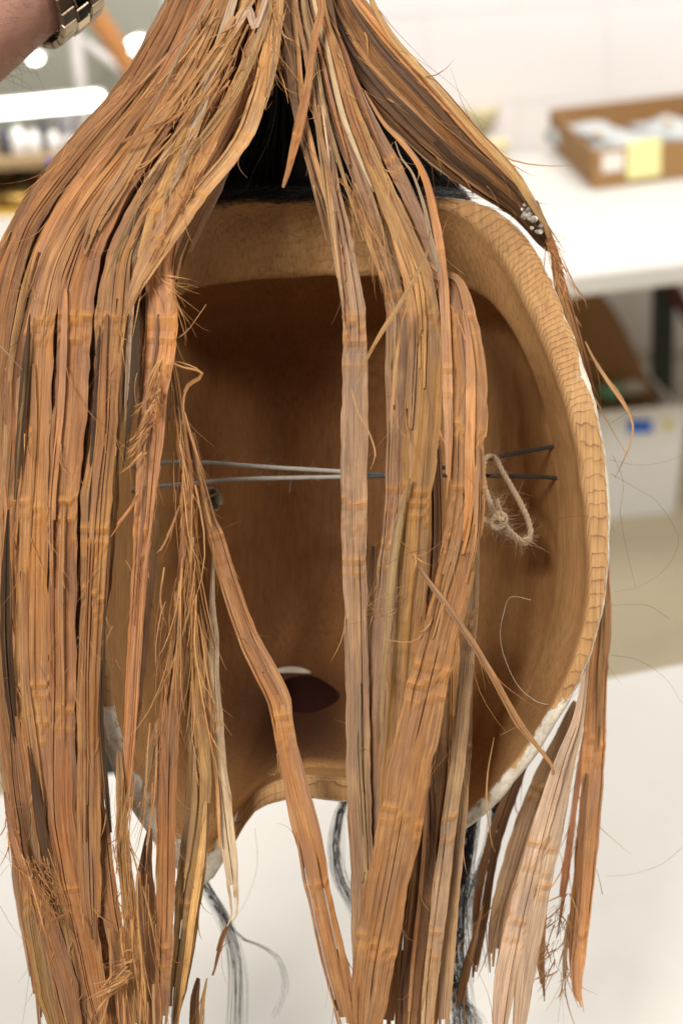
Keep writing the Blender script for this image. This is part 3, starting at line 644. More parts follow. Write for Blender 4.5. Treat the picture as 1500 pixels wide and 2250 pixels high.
strip([(955,900,20),(960,1050,26),(962,1200,30),(950,1350,34),(935,1500,40),(930,1650,44),(935,1800,50),(925,1950,50),(905,2100,46),(890,2330,40)], -22, 'b', groove=4, fib=4, crimps=[1300])
strip([(1046,1050,12),(1044,1160,20),(1040,1300,28),(1036,1355,28),(1026,1450,30),(1016,1560,32),(1004,1680,34),(988,1800,36),(974,1920,36),(958,2040,36),(944,2160,34),(932,2330,34)], [(1050,-30),(2330,-26)], 'g', crimps=[1350,1370,1790,2050], groove=2, fib=8)
strip([(820,1200,16),(808,1350,22),(802,1500,26),(806,1650,30),(812,1800,30),(818,1950,30),(820,2100,26)], -18, 'p', groove=2, fib=4)
strip([(905,1500,26),(895,1650,34),(900,1800,40),(905,1950,36),(900,2100,30),(885,2330,24)], -14, 'b', groove=2, fib=3)
for k in range(9):
    x = 800 + 24 * k; strip([(x + RG.uniform(10, 60), RG.uniform(1250, 1500), 16), (x + 30, 1650, 26), (x + 12, 1850, 30), (x - 5, 2050, 30), (x - 25, 2330, 28)], RG.uniform(-22, 0), RG.choice(list('bgptbo')), tilt=RG.uniform(-0.4, 0.4), fib=5, crimps=[RG.uniform(1500, 2100)])
# narrow pleats gathered at the top of the centre fan
for k in range(15):
    f = k / 14; x0 = 632 + 80 * f; x1 = 655 + 150 * f + RG.uniform(-8, 8); y1 = RG.uniform(300, 640)
    x2 = np.interp(y1, [300, 640], [665 + 175 * f, 745 + 190 * f])
    strip([(650 + 40 * f, -170, 7), (x0, 0, 9), (x0 + (x1 - x0) * 0.45, 110, 11), (x1, 260, 12), (x2, y1, 7)], cf(RG.uniform(-6, 5)), RG.choice(list('gptobgw')), tilt=RG.uniform(-0.9, 0.9), wob=0.4, groove=1, fib=5)
for k in range(4):      # three dark lines narrowing left of the grey strip
    strip([(690 + k * 9, 230, 9), (703 + k * 9, 330, 8), (716 + k * 7, 430, 7), (732 + k * 4, 540, 6), (748 + k * 2, 650, 5), (757, 720, 4)], cf(-4), RG.choice(list('gpwt')), tilt=RG.uniform(0.4, 1.0), groove=0, fib=2)
for k in range(4):      # split shreds between the strips
    strip([(770 + k * 12, 330, 14), (785 + k * 13, 430, 18), (808 + k * 11, 520, 14), (838 + k * 6, 610, 10), (856 + k * 4, 680, 8)], cf(5), RG.choice(list('gtyb')), tilt=RG.uniform(-0.5, 0.5), groove=2, fib=10)
# reddish strip hanging free in front of the dark hair
strip([(700,-60,12),(706,20,14),(694,70,17),(684,130,16),(676,190,18),(664,250,22),(650,310,22),(636,365,20),(622,412,22)], [(-60,-20),(412,-44)], 'r', groove=1, fib=4, fray=3, crimps=[300])
strip([(630,-80,12),(632,40,16),(636,140,18),(648,230,16),(664,310,12),(690,400,9),(706,470,6)], cf(-3), 'p', groove=2, fib=8)
# ---- right fan: runs over the crown to the right edge of the mask, then down outside it
RP = np.array([[(640,-170),(655,-170)],[(760,-40),(690,-30)],[(800,10),(712,60)],[(862,92),(776,176)],[(960,200),(874,282)],[(1060,312),(976,368)],[(1130,385),(1062,424)],[(1176,452),(1130,470)],[(1208,522),(1180,528)],[(1220,560),(1212,556)]], float)
RWd = [-4, -6, -8, -12, -14, -10, -4, 4, 14, 20]
for i in range(54):
    f = RG.random() if i > 9 else i / 9; lay = RG.uniform(-5, 7); pts = []; e = RG.integers(0, 900)
    for k in range(len(RP)):
        ff = np.clip(f + 0.06 * float(n1(k * 0.7, e)), -0.02, 1.02)
        p = RP[k, 0] * (1 - ff) + RP[k, 1] * ff
        pts.append((p[0], p[1], np.interp(k, [0, 2, 5, 8, 9], [8, 15, 20, 12, 7]) * RG.uniform(0.7, 1.2), RWd[k] + lay + 5 * ff + 14))
    ribbon(pts, RG.choice(list('bpdkbtgdokb')) if f > 0.12 else RG.choice(list('ot')), tilt=RG.uniform(-1.0, 0.5), wob=0.25, groove=1, fib=4, fray=2)  # near-black tones mixed in, painting dark gaps into the right bundle
ribbon([(790,-60,10,0),(830,30,12,0),(872,96,16,-2),(960,190,18,-4),(1050,295,20,-2),(1120,370,22,2),(1165,440,20,8),(1200,500,18,14),(1212,545,12,20)], 'y', groove=2, fib=8)
ribbon([(735,-100,20,18),(775,-10,40,18),(815,60,38,16),(850,110,20,14)], 't', groove=3, fib=3)
ribbon([(1168,430,8,10),(1195,490,14,14),(1216,545,16,20),(1232,610,16,26),(1252,680,15,30),(1275,760,13,34),(1298,850,11,38),(1316,940,9,40)], 'o', groove=1, fib=10)
ribbon([(1180,440,8,14),(1208,520,12,20),(1224,600,14,28),(1246,700,13,34),(1280,800,11,40),(1310,900,8,44)], 't', groove=1, fib=8, tilt=0.5)
ribbon([(1200,510,8,20),(1212,570,9,26),(1222,640,8,32),(1240,720,6,38)], 'g', groove=0, fib=6, tilt=-0.5)
ribbon([(1285,750,8,34),(1302,785,8,34),(1330,830,9,32),(1362,875,9,30),(1380,905,6,28),(1390,940,4,26),(1378,990,3,24),(1345,1060,2,22)], 'y', groove=0, fib=3, curl=0.2)
ribbon([(1225,545,3,22),(1245,590,3,20),(1268,640,3,18),(1284,660,4,18),(1292,690,3,18)], 'r', groove=0, fib=3, curl=0.2)
# ---- lower right
strip([(1300,1040,10),(1318,1180,26),(1322,1350,36),(1314,1480,44),(1308,1580,50),(1302,1700,54),(1292,1820,54),(1282,1940,50),(1272,2040,46),(1266,2120,38),(1268,2180,30),(1280,2225,18)], [(1040,60),(1400,48),(2225,20)], 'o', groove=1, fib=4, crimps=[1620,2050], pleat=0.5, fray=4)
strip([(1290,1380,4),(1280,1500,10),(1262,1590,18),(1236,1660,26),(1208,1750,36),(1180,1850,44),(1154,1950,48),(1128,2060,50),(1108,2160,48),(1090,2330,46)], [(1380,10),(1600,-8),(2330,-18)], 'w', groove=1, fib=6, crimps=[1850,2030], pleat=0.5, jag=0.04, fray=4)
strip([(1294,1400,4),(1286,1500,10),(1274,1590,16),(1256,1660,22),(1236,1750,30),(1214,1850,38),(1190,1950,42),(1168,2060,44),(1150,2160,42),(1132,2330,40)], [(1400,12),(1600,-5),(2330,-16)], 'w', groove=1, fib=6, crimps=[1870,1940], pleat=0.5, tilt=0.2, jag=0.04, fray=4)
strip([(1262,1540,26),(1225,1640,36),(1190,1720,46),(1158,1810,52),(1128,1900,50),(1104,1990,50),(1090,2080,52),(1082,2150,44)], [(1540,60),(2150,24)], 'g', groove=3, fib=8, crimps=[1730], fray=9)
strip([(1230,1600,24),(1205,1700,30),(1180,1800,34),(1150,1920,40),(1125,2030,40),(1108,2140,34)], [(1600,66),(2140,34)], 'd', groove=3, fib=6)
strip([(1060,1990,10),(1042,2060,14),(1026,2120,20),(1012,2180,26),(1004,2240,16)], 6, 'y', groove=1, fib=4)
strip([(1284,1600,12),(1258,1800,14),(1244,1900,18),(1232,1990,16),(1222,2060,10)], [(1600,60),(2060,30)], 'r', groove=2, fib=24, fray=14)
strip([(1248,2010,10),(1240,2100,12),(1236,2180,8),(1224,2210,6)], 26, 'w', groove=1, fib=20)
strip([(1310,1910,4),(1320,1950,5),(1326,1990,7),(1328,2008,5)], 22, 't', groove=0, fib=1)
strip([(960,1650,30),(955,1800,34),(945,1950,34),(925,2100,36),(908,2330,36)], 2, 'p', groove=2, fib=3)
strip([(1190,1560,24),(1150,1660,30),(1115,1760,34),(1085,1850,36),(1062,1960,36),(1048,2080,30),(1040,2160,18)], [(1560,70),(2160,36)], 'p', groove=2, fib=6)
strip([(1270,1560,20),(1240,1700,24),(1212,1820,26),(1190,1960,30),(1185,2080,26),(1195,2200,16)], [(1560,64),(2200,34)], 'b', groove=2, fib=8)
# thin split stick hanging across
STK = strip([(908,1222,10),(930,1262,13),(985,1335,14),(1040,1415,14),(1090,1500,15),(1140,1590,17),(1180,1640,13),(1212,1682,14),(1215,1704,8)], [(1222,-60),(1700,-34)], 'y', groove=1, fib=5, pleat=0.8, curl=2.2, th=1.2, fray=1, name='bark_splinter')
STK['label'] = 'thin straight bark splinter slanting across the lower right strips'
strip([(908,1215,6),(915,1226,16),(912,1234,12)], -60, 'w', groove=0, fib=10, name='bark_splinter')
strip([(1150,1590,4),(1110,1610,5),(1085,1622,3)], -44, 't', groove=0, fib=1)
strip([(1085,1620,3),(1072,1690,3),(1068,1760,3),(1076,1830,3),(1086,1870,3),(1110,1890,3)], -40, 't', groove=0, fib=1)

# ================================================================== fibres, hair, cords
def tubes(name, items, mat, parent, sides=3, label=None, stuff=True):
    V, F = [], []; base = 0
    ang = np.arange(sides) * 2 * math.pi / sides
    for P, r0, r1 in items:
        P = np.asarray(P, float); n = len(P)
        T = np.gradient(P, axis=0); T /= np.linalg.norm(T, axis=1)[:, None] + 1e-12
        A = np.cross(T, [0.13, 0.97, 0.21]); A /= np.linalg.norm(A, axis=1)[:, None] + 1e-12
        B = np.cross(T, A); r = np.linspace(r0, r1, n)
        ring = P[:, None, :] + (A[:, None, :] * np.cos(ang)[None, :, None] + B[:, None, :] * np.sin(ang)[None, :, None]) * r[:, None, None]
        V.append(ring.reshape(-1, 3))
        i = np.arange(n - 1)[:, None] * sides + base; j = np.arange(sides)[None, :]; j2 = (j + 1) % sides
        F.append(np.stack([i + j, i + j2, i + sides + j2, i + sides + j], -1).reshape(-1, 4)); base += n * sides
    V = np.concatenate(V); F = np.concatenate(F)
    me = bpy.data.meshes.new(name)
    me.vertices.add(len(V)); me.vertices.foreach_set('co', V.astype(np.float32).ravel())
    me.loops.add(F.size); me.loops.foreach_set('vertex_index', F.astype(np.int32).ravel())
    me.polygons.add(len(F)); me.polygons.foreach_set('loop_start', np.arange(0, F.size, 4, dtype=np.int32)); me.polygons.foreach_set('loop_total', np.full(len(F), 4, np.int32))
    me.polygons.foreach_set('use_smooth', np.ones(len(F), bool)); me.update(); me.validate()
    o = link(name, me, mat, parent)
    if stuff: o['kind'] = 'stuff'
    if label: o['label'] = label
    return o
def px_path(pts, step=0.004, tens=0.5):
    return resample([loc(*p) for p in pts], step, tens)[0]
def fray(path, n, spread, ln, wmm, ang=0.0, ang_sd=0.25, r=(0.0001, 0.00026), mats=('fibre', 'fibre', 'fibre_red')):
    """loose fibres along a path of image points: length ln (px), direction = path direction turned by ang"""
    p = np.array(path, float); seg = np.linalg.norm(np.diff(p, axis=0), axis=1); t = np.concatenate([[0], np.cumsum(seg)])
    for k in range(n):
        s = RG.uniform(0, t[-1]); x = np.interp(s, t, p[:, 0]) + RG.normal(0, spread); y = np.interp(s, t, p[:, 1])
        i = min(np.searchsorted(t, s, 'right') - 1, len(seg) - 1); d = (p[i + 1] - p[i]) / seg[i]
        a = math.atan2(d[1], d[0]) + RG.normal(ang, ang_sd); L = ln * RG.uniform(0.4, 1.3); c = RG.normal(0, 0.5); w0 = wmm + RG.normal(0, 2.5); dw = RG.normal(-2, 4)
        pts = []
        for f in np.linspace(0, 1, 7):
            pts.append(loc(x, y, w0 + dw * f)); aa = a + c * f * f + 0.07 * math.sin(f * 6 + k); x += math.cos(aa) * L / 6; y += math.sin(aa) * L / 6
        add_fibre(pts, RG.uniform(*r), 0.00005, RG.choice(mats))
fray([(355,780),(345,880),(325,960)], 26, 5, 75, -58, 0.35, 0.2, (0.0002, 0.0005))
fray([(345,820),(330,930),(318,1010)], 18, 6, 85, -56, 0.55, 0.2, (0.0003, 0.0006))
fray([(380,850),(400,980),(415,1100)], 26, 10, 190, -42, 0.0, 0.07, (0.00012, 0.0004))
fray([(410,1060),(420,1200),(410,1330)], 36, 12, 280, -46, 0.04, 0.06, (0.00012, 0.0004))
fray([(390,1200),(370,1330),(355,1480),(345,1600)], 24, 12, 260, -44, -0.03, 0.07, (0.00012, 0.0004))
fray([(425,1300),(430,1450),(435,1560)], 18, 9, 240, -42, -0.03, 0.06, (0.00014, 0.0004))
fray([(285,1700),(275,1820),(290,1950),(295,2100),(300,2230)], 64, 20, 240, -48, 0.0, 0.07, (0.00012, 0.00045))
fray([(315,2080),(275,2120),(240,2150)], 26, 14, 60, -52, 0.05, 0.35, (0.00012, 0.0003))
fray([(300,2130),(255,2170)], 16, 10, 75, -54, 0.1, 0.2, (0.0003, 0.0006), ('fibre',))
fray([(60,1880),(95,1950),(120,2010)], 90, 18, 50, -48, 0.2, 0.5, (0.0001, 0.00025), ('fibre_red', 'fibre_red', 'fibre'))
fray([(600,0),(606,70),(598,150)], 40, 9, 90, -30, 0.0, 0.25, (0.0001, 0.00025))
fray([(560,40),(500,160),(430,290),(380,420)], 60, 30, 110, -64, 0.0, 0.25, (0.0001, 0.0003))
fray([(300,160),(180,300),(90,420),(30,540)], 40, 18, 70, -34, 0.0, 0.18)
fray([(250,800),(230,1000),(210,1300),(190,1600)], 40, 70, 60, -62, 0.0, 0.35, (0.00008, 0.0002))
fray([(760,380),(810,500),(850,620)], 40, 14, 110, -40, 0.0, 0.12)
fray([(1190,520),(1215,560),(1235,640)], 50, 8, 70, 20, 0.0, 0.25)
fray([(1235,1960),(1225,2060),(1215,2140)], 60, 14, 60, 26, 0.3, 0.5, (0.0001, 0.0003))
fray([(900,1280),(860,1340),(830,1360)], 14, 10, 70, -56, 0.2, 0.5, (0.00008, 0.00018))
fray([(330,600),(370,620),(385,680)], 24, 10, 90, -58, 0.0, 0.4)
fray([(80,650),(60,640)], 10, 14, 60, -64, 0.0, 0.9, (0.00006, 0.00012))
def flats(name, items):
    V, F, UV = [], [], []; b0 = 0
    for P, r0, r1 in items:
        P = np.asarray(P, float); n = len(P); T = np.gradient(P, axis=0); T /= np.linalg.norm(T, axis=1)[:, None] + 1e-12
        A = np.cross(T, [0, -1.0, 0]); A /= np.linalg.norm(A, axis=1)[:, None] + 1e-12; Bn = np.cross(T, A)
        a = RG.uniform(-0.9, 0.9) + np.linspace(0, RG.normal(0, 1.2), n); Wd = A * np.cos(a)[:, None] + Bn * np.sin(a)[:, None]; Nn = np.cross(T, Wd)
        r = (1.25 * r0 + (r1 - 1.25 * r0) * np.linspace(0, 1, n) ** 2)[:, None]; u0 = RG.uniform(0, 3); s_ = np.linspace(0, 0.03, n) + RG.uniform(0, 3)
        for sx_, sn_ in ((-1, 0), (0, 0.5), (1, 0), (0, -0.5)):
            V.append(P + Wd * r * sx_ + Nn * r * sn_); UV.append(np.stack([np.full(n, u0 + sx_ * r0), s_], -1))
        for k in range(4):
            i = np.arange(n - 1); x = b0 + k * n + i; y = b0 + ((k + 1) % 4) * n + i; F.append(np.stack([x, x + 1, y + 1, y], -1))
        b0 += 4 * n
    V = np.concatenate(V); F = np.concatenate(F); UV = np.concatenate(UV)
    me = bpy.data.meshes.new(name); me.from_pydata(V.tolist(), [], F.tolist()); me.update()
    ul = me.uv_layers.new(name='UVMap'); ul.data.foreach_set('uv', UV[F.ravel()].astype(np.float32).ravel())
    o = link(name, me, M['bark'], mask); o.color = (0.50, 0.235, 0.07, 1); o['kind'] = 'stuff'; o['label'] = 'narrow split shreds of golden bark between the strips'
    return o
flats('bark_shreds', FLAT)
tubes('loose_fibres', FIB['fibre'], M['fibre'], mask, label='pale golden bark fibres standing off the strips')
tubes('loose_fibres', FIB['fibre_red'], M['fibre_red'], mask, label='reddish bark fibres standing off the strips')

# ---- black hair: a hank drawn up from the crown between the fans
H = []
for k in range(1500):
    f = RG.random(); g = RG.random()
    x1 = 410 + 620 * f; x0 = 605 + 60 * f
    y1 = 432 + 6 * RG.normal() - 12 * math.sin(math.pi * f)
    wq = 34 + 90 * g
    wm = np.interp(f, [0, 0.5, 1], [10, 24, 14])
    pts = [loc(640 + 20 * f, -170, 10 + 14 * g), loc(x0, 20, 12 + 26 * g), loc(x0 + (x1 - x0) * 0.26, 150, wm + 46 * g), loc(x0 + (x1 - x0) * 0.66 + RG.normal(0, 8), 300, wm + 10 + 70 * g), loc(x1, y1, wq), loc(x1 + RG.normal(0, 14), y1 + 40, wq + 22)]
    H.append((resample(pts, 0.016)[0], 0.00035, 0.0003))
for k in range(420):    # hair lying along the crown just above the rim
    x = RG.uniform(430, 900); L = RG.uniform(80, 260); y = 438 - RG.normal(4, 8); s = RG.choice([-1, 1])
    pts = [loc(x + s * L * q, y - 10 * math.sin(q * 3) + RG.normal(0, 3.5), 22 + RG.uniform(0, 12)) for q in np.linspace(0, 1, 6)]
    H.append((pts, 0.00014, 0.00005))
# dark core of the hank
vv, ff = [], []
rows = [(-170, 645, 14, 22, 8), (20, 628, 26, 34, 16), (150, 655, 75, 46, 30), (300, 705, 190, 60, 42), (400, 720, 275, 70, 52), (436, 722, 300, 78, 50), (470, 720, 290, 84, 44)]
for (y, xc, a, wc, bq) in rows:
    for i in range(24):
        t = 2 * math.pi * i / 24; vv.append(loc(xc + math.cos(t) * a, y - 8 * math.cos(t) ** 2 * (y > 400), wc + math.sin(t) * bq + 12))
for k in range(len(rows) - 1):
    for i in range(24): ff.append((k * 24 + i, k * 24 + (i + 1) % 24, k * 24 + 24 + (i + 1) % 24, k * 24 + 24 + i))
hc = pyd('hair', vv, ff, M['hair'], mask, True); hc['label'] = 'dense black hair gathered up over the crown of the mask'
tubes('hair_strands', H, M['hair'], mask)
def lock(path, n, spread, r=0.00012, mat='hair', name='hair_lock', label=None, tail=1.0, gather=0.0):
    H = []; base = np.array(path, float)
    for k in range(n):
        o = RG.normal(0, spread, 3); o[2] *= 0.25; m = len(base); e = RG.integers(0, 900); pts = []
        for i, p in enumerate(base):
            q = i / (m - 1); s = (0.35 + 0.65 * q * tail)
            pts.append(loc(p[0] + o[0] * s + spread * 0.6 * float(n1(q * 3, e)), p[1] + o[1] * 0.4 * q, p[2] + o[2] * s))
        H.append((resample(pts, 0.006, 0.5)[0], r, r * 0.4))
    return tubes(name, H, M[mat], mask, label=label)
lock([(765,1740,90),(745,1790,95),(735,1860,100),(745,1930,100),(775,1985,100),(800,2030,100)], 60, 11, label='black hair lock curling below the chin arch')
lock([(1040,1780,70),(1030,1860,75),(1015,1930,75),(1005,2000,75),(1000,2080,75),(1010,2200,75),(1020,2330,75)], 150, 14, label='black hair lock hanging behind the lower right strips')
lock([(1090,1760,75),(1080,1850,80),(1050,1930,80),(1030,2000,80),(1040,2120,85)], 80, 14)
lock([(430,1900,80),(455,1950,85),(490,2010,88),(515,2080,88),(525,2160,88),(518,2330,88)], 40, 11, label='black hair lock hanging at lower left of the arch')
lock([(470,1985,85),(530,2060,90),(580,2080,90),(615,2110,90),(625,2170,90),(600,2230,90)], 7, 7)
lock([(990,2140,80),(1010,2200,80),(1040,2230,80),(1050,2330,80)], 40, 14)
lock([(940,2060,70),(960,2150,72),(985,2230,74),(990,2330,74)], 30, 14)
# single stray hairs
ST = []
for path in ([(1165,1318,4),(1120,1312,2),(1105,1350,0),(1098,1390,0),(1106,1440,2),(1140,1510,6),(1190,1546,8),(1240,1540,8),(1268,1520,10),(1290,1440,16),(1310,1370,20)],):
    ST.append((px_path(path, 0.003), 0.00013, 0.0001))
tubes('pale_stray_hair', ST, M['whitehair'], mask, label='single pale hair looping over the right side of the hollow')
ST = []
for path in ([(1338,1010,20),(1400,1022,24),(1470,1012,30),(1520,990,30)], [(1340,1040,20),(1400,1075,24),(1440,1100,24),(1475,1150,22),(1490,1190,20),(1460,1250,16),(1400,1290,14),(1350,1300,14)],
    [(1345,1000,10),(1368,1060,12),(1362,1130,12),(1385,1250,12),(1395,1290,12)], [(1342,1440,10),(1400,1450,14),(1460,1490,16),(1500,1550,16)], [(1180,1150,-10),(1260,1135,-4),(1330,1140,6),(1350,1170,12)],
    [(870,110,-20),(900,120,-10),(960,160,-8),(1010,205,-6),(1035,240,-4),(1062,290,-2)], [(1340,930,10),(1390,900,8),(1440,870,6),(1490,845,6)], [(1470,1360,10),(1420,1330,10),(1340,1330,12)],
    [(850,1240,-60),(900,1215,-62),(960,1205,-60),(1010,1215,-56),(1050,1215,-50)], [(610,120,-20),(605,240,-20),(590,310,-20),(560,370,-20),(540,420,-18)], [(470,440,30),(520,470,10),(600,500,6),(660,520,6),(720,500,8)],
    [(560,430,20),(600,470,8),(640,560,8),(650,640,8)], [(630,440,20),(610,480,6),(560,530,6),(520,560,8)], [(470,680,20),(480,760,24),(460,860,30),(450,960,30)], [(505,1140,30),(550,1190,40),(605,1250,50)],
    [(1500,1860,60),(1450,1900,60),(1380,1922,60),(1330,1925,60)], [(560,1820,60),(565,1900,60),(540,1980,60),(505,2030,50)], [(20,1900,40),(0,1925,40),(-20,1950,40)], [(0,1990,30),(30,2040,30),(60,2075,30)], [(70,2080,30),(60,2180,30),(45,2280,30)],
    [(900,1300,-58),(870,1340,-58),(800,1365,-58),(740,1372,-56),(720,1360,-56)], [(740,1440,-20),(735,1500,-20),(745,1540,-20)], [(780,1110,-50),(810,1105,-50),(818,1125,-50),(806,1140,-50)], [(830,-40,0),(812,0,0),(830,50,-4),(850,90,-6)]):
    ST.append((px_path(path, 0.003), 0.00009, 0.00005))
for k in range(26):
    x = RG.uniform(390, 740); y = RG.uniform(440, 470); a = RG.uniform(0.6, 2.6); L = RG.uniform(60, 200); c = RG.normal(0, 0.6)
    p = []
    for q in np.linspace(0, 1, 6): p.append((x, y, 24 - 16 * q)); x += math.cos(a + c * q) * L / 5; y += math.sin(a + c * q) * L / 5 * 0.6
    ST.append((px_path(p, 0.004), 0.00007, 0.00004))
tubes('stray_hairs', ST, M['strayhair'], mask)

# ---- the two twisted cords across the hollow
def twisted(name, path, rad, mats, plies=3, pitch=0.0045, parent=mask, fuzz=0, split=None):
    P, tt = resample([loc(*p) for p in path], 0.0006, 0.5); n = len(P)
    T = np.gradient(P, axis=0); T /= np.linalg.norm(T, axis=1)[:, None]
    A = np.cross(T, [0.2, 0.3, 0.93]); A /= np.linalg.norm(A, axis=1)[:, None]; B = np.cross(T, A)
    rr = rad * (1 + 0.10 * n1(tt * 160, 3))
    out = []
    for k in range(plies):
        a = tt / pitch * 2 * math.pi + 2 * math.pi * k / plies
        out.append((P + (A * np.cos(a)[:, None] + B * np.sin(a)[:, None]) * (rr * 0.56)[:, None], rad * 0.56, rad * 0.56))
    o = tubes(name, out, M[mats], parent, 6, stuff=False)
    if fuzz:
        fz = []
        for k in range(fuzz):
            i = RG.integers(0, n); d = RG.normal(0, 1, 3) + T[i] * RG.choice([-1, 1]) * 1.2; d /= np.linalg.norm(d); c = RG.normal(0, 0.5, 3); L = RG.uniform(0.0015, 0.006)
            fz.append(([P[i] + (d * q + c * q * q) * L for q in np.linspace(0, 1, 4)], 0.00006, 0.00003))
        f = tubes('fuzz', fz, M[mats], o); 
    return o
c1 = twisted('cord', [(255,1028,24),(330,1018,24),(440,1016,24),(600,1027,24),(750,1036,24),(800,1040,24)], 0.00095, 'cord_pale', fuzz=120); c1['label'] = 'bleached grey left half of the upper cord'
twisted('cord', [(798,1040,24),(860,1042,24),(960,1030,24),(1065,1010,24),(1150,993,26),(1232,978,34)], 0.00095, 'cord', fuzz=30)
c2 = twisted('cord', [(250,1082,24),(300,1074,24),(440,1060,24),(520,1053,24),(640,1050,24),(750,1048,24),(800,1047,24)], 0.00095, 'cord_pale', fuzz=120); c2['label'] = 'bleached grey left half of the lower cord'
twisted('cord', [(798,1047,24),(900,1044,24),(1070,1046,24),(1160,1047,26),(1242,1052,36)], 0.00095, 'cord', fuzz=30)
# the drilled holes the cords vanish into, with a dark knot in each
for (x, y, d) in ((1233, 977, 35), (1243, 1053, 37)):
    bm = bmesh.new(); bmesh.ops.create_icosphere(bm, subdivisions=2, radius=0.0013)
    for v in bm.verts: v.co *= 1 + 0.25 * float(n2(v.co.x * 2000, v.co.z * 2000, 3))
    o = bm_obj('cord_knot', bm, M['cord'], mask, True); o.location = loc(x, y, d)

# ---- jute twine loop knotted round the cords (a thing of its own)
tw = empty('twine_loop', ORG + FR @ Vector(loc(1090, 1145, 16)), FR)
tag(tw, 'small frayed loop of jute twine knotted around the cords', 'twine')
def in_tw(o):
    off = Vector(loc(1090, 1145, 16)); 
    for v in o.data.vertices: v.co -= off
    return o
def twp(name, path, rad=0.00125, fz=90):
    o = twisted(name, path, rad, 'twine', 3, 0.0065, tw, fz * 3); in_tw(o)
    for c in o.children: in_tw(c)
    return o
twp('loop', [(1098,1150,10),(1078,1110,10),(1064,1070,12),(1060,1030,16),(1068,1006,20),(1082,1004,26),(1092,1012,20),(1100,1030,16),(1120,1065,14),(1142,1105,12),(1160,1145,11),(1164,1175,10),(1152,1194,10),(1132,1184,9),(1108,1160,9),(1090,1142,8)], fz=170)
twp('knot', [(1086,1132,6),(1100,1128,4),(1110,1140,3),(1102,1156,4),(1086,1158,6),(1080,1146,6),(1092,1136,4),(1106,1146,2)], 0.0013, 60)
twp('loose_end', [(1094,1150,8),(1072,1146,8),(1054,1138,8),(1040,1134,8)], 0.0012, 60)
twp('loose_end', [(1098,1128,8),(1094,1112,6),(1090,1098,5)], 0.0011, 50)
twp('loose_end', [(1106,1148,7),(1124,1172,5),(1146,1188,4),(1158,1180,4)], 0.0012, 70)

# ---- dried glue where the right fan is fixed to the edge
bm = bmesh.new()
for k in range(20):
    f = RG.random(); x = 1146 + 40 * f + RG.normal(0, 6); y = 452 + 62 * f + RG.normal(0, 6)
    ret = bmesh.ops.create_icosphere(bm, subdivisions=1, radius=RG.uniform(0.0005, 0.0017))
    c = Vector(loc(x, y, 6 + 10 * f + RG.uniform(-4, 2)))
    for v in ret['verts']: v.co = v.co * RG.uniform(0.6, 1.4) + c
g = bm_obj('glue', bm, M['glue'], mask); g['kind'] = 'stuff'; g['label'] = 'crusty pale dried glue on the right bark bundle'

# ================================================================== the person holding it: forearm and hand, wristwatch
def skin_material():
    t = NT('skin'); tc = t.n('ShaderNodeTexCoord').outputs['Object']
    a = t.noise(tc, 45, 4, 0.6); b2 = t.noise(tc, 900, 3, 0.6); v = t.noise(tc, 160, 2, 0.5)
    c = t.mix(t.ramp(a, [(0.3, 0.0), (0.7, 1.0)]), (0.40, 0.20, 0.14), (0.50, 0.28, 0.205))
    c = t.mix(t.ramp(v, [(0.5, 0.0), (0.8, 0.35)]), c, (0.42, 0.16, 0.11))
    t.bump(t.math('ADD', b2, t.math('MULTIPLY', v, 0.8)), 0.4, 0.0006)
    m = t.base(c, 0.5, 0.4); t.b.inputs['Subsurface Weight'].default_value = 0.12; t.b.inputs['Subsurface Radius'].default_value = (0.006, 0.002, 0.001); t.b.inputs['Subsurface Scale'].default_value = 0.5
    return m
M['skin'] = skin_material()
SD = np.array([0.80, -0.60]); AX0 = np.array([-32.0, 12.0])
def arm_pt(s): p = AX0 + SD * s; return (p[0], p[1], 26 + s * 0.2 * 0.42)
jv, jr, je = [], [], []
def joint(p, r, par=None):
    jv.append(loc(*p)); jr.append(r); i = len(jv) - 1
    if par is not None: je.append((par, i))
    return i
e0 = joint(arm_pt(-900), (0.044, 0.044)); e1 = joint(arm_pt(-600), (0.045, 0.043), e0); e2 = joint(arm_pt(-300), (0.037, 0.035), e1); e3 = joint(arm_pt(-80), (0.0315, 0.030), e2)
e4 = joint(arm_pt(70), (0.029, 0.028), e3); e5 = joint(arm_pt(220), (0.028, 0.025), e4)
pm = joint((330, -210, 70), (0.033, 0.02), e5); pk = joint((470, -290, 52), (0.036, 0.017), pm)
for k in range(4):
    y = -190 - k * 82; ln = [0.9, 1.0, 0.97, 0.8][k]
    a = joint((540, y - 10, 30), (0.0105, 0.0105), pk); b_ = joint((585, y, -18), (0.0098, 0.0098), a)
    c_ = joint((600 + 80 * ln, y + 4, -22), (0.009, 0.009), b_); d_ = joint((655 + 70 * ln, y + 8, 6), (0.0085, 0.0085), c_); joint((640 + 50 * ln, y + 8, 32), (0.0075, 0.0075), d_)
t1 = joint((450, -150, 60), (0.014, 0.013), pm); t2 = joint((540, -95, 55), (0.0115, 0.0115), t1); t3 = joint((620, -120, 52), (0.0105, 0.0105), t2); joint((690, -150, 44), (0.009, 0.009), t3)
me = bpy.data.meshes.new('person'); me.from_pydata(jv, je, []); me.update()
o = link('person', me, None); o.matrix_world = Matrix.Translation(ORG) @ FR.to_4x4()
mo = o.modifiers.new('skin', 'SKIN'); mo.use_smooth_shade = True
for i, r in enumerate(jr): me.skin_vertices[0].data[i].radius = (r[0] * 1.1, r[1] * 1.1) if i < 6 else r
me.skin_vertices[0].data[e0].use_root = True
su = o.modifiers.new('s', 'SUBSURF'); su.levels = 2; su.render_levels = 2
dg = bpy.context.evaluated_depsgraph_get(); dg.update()
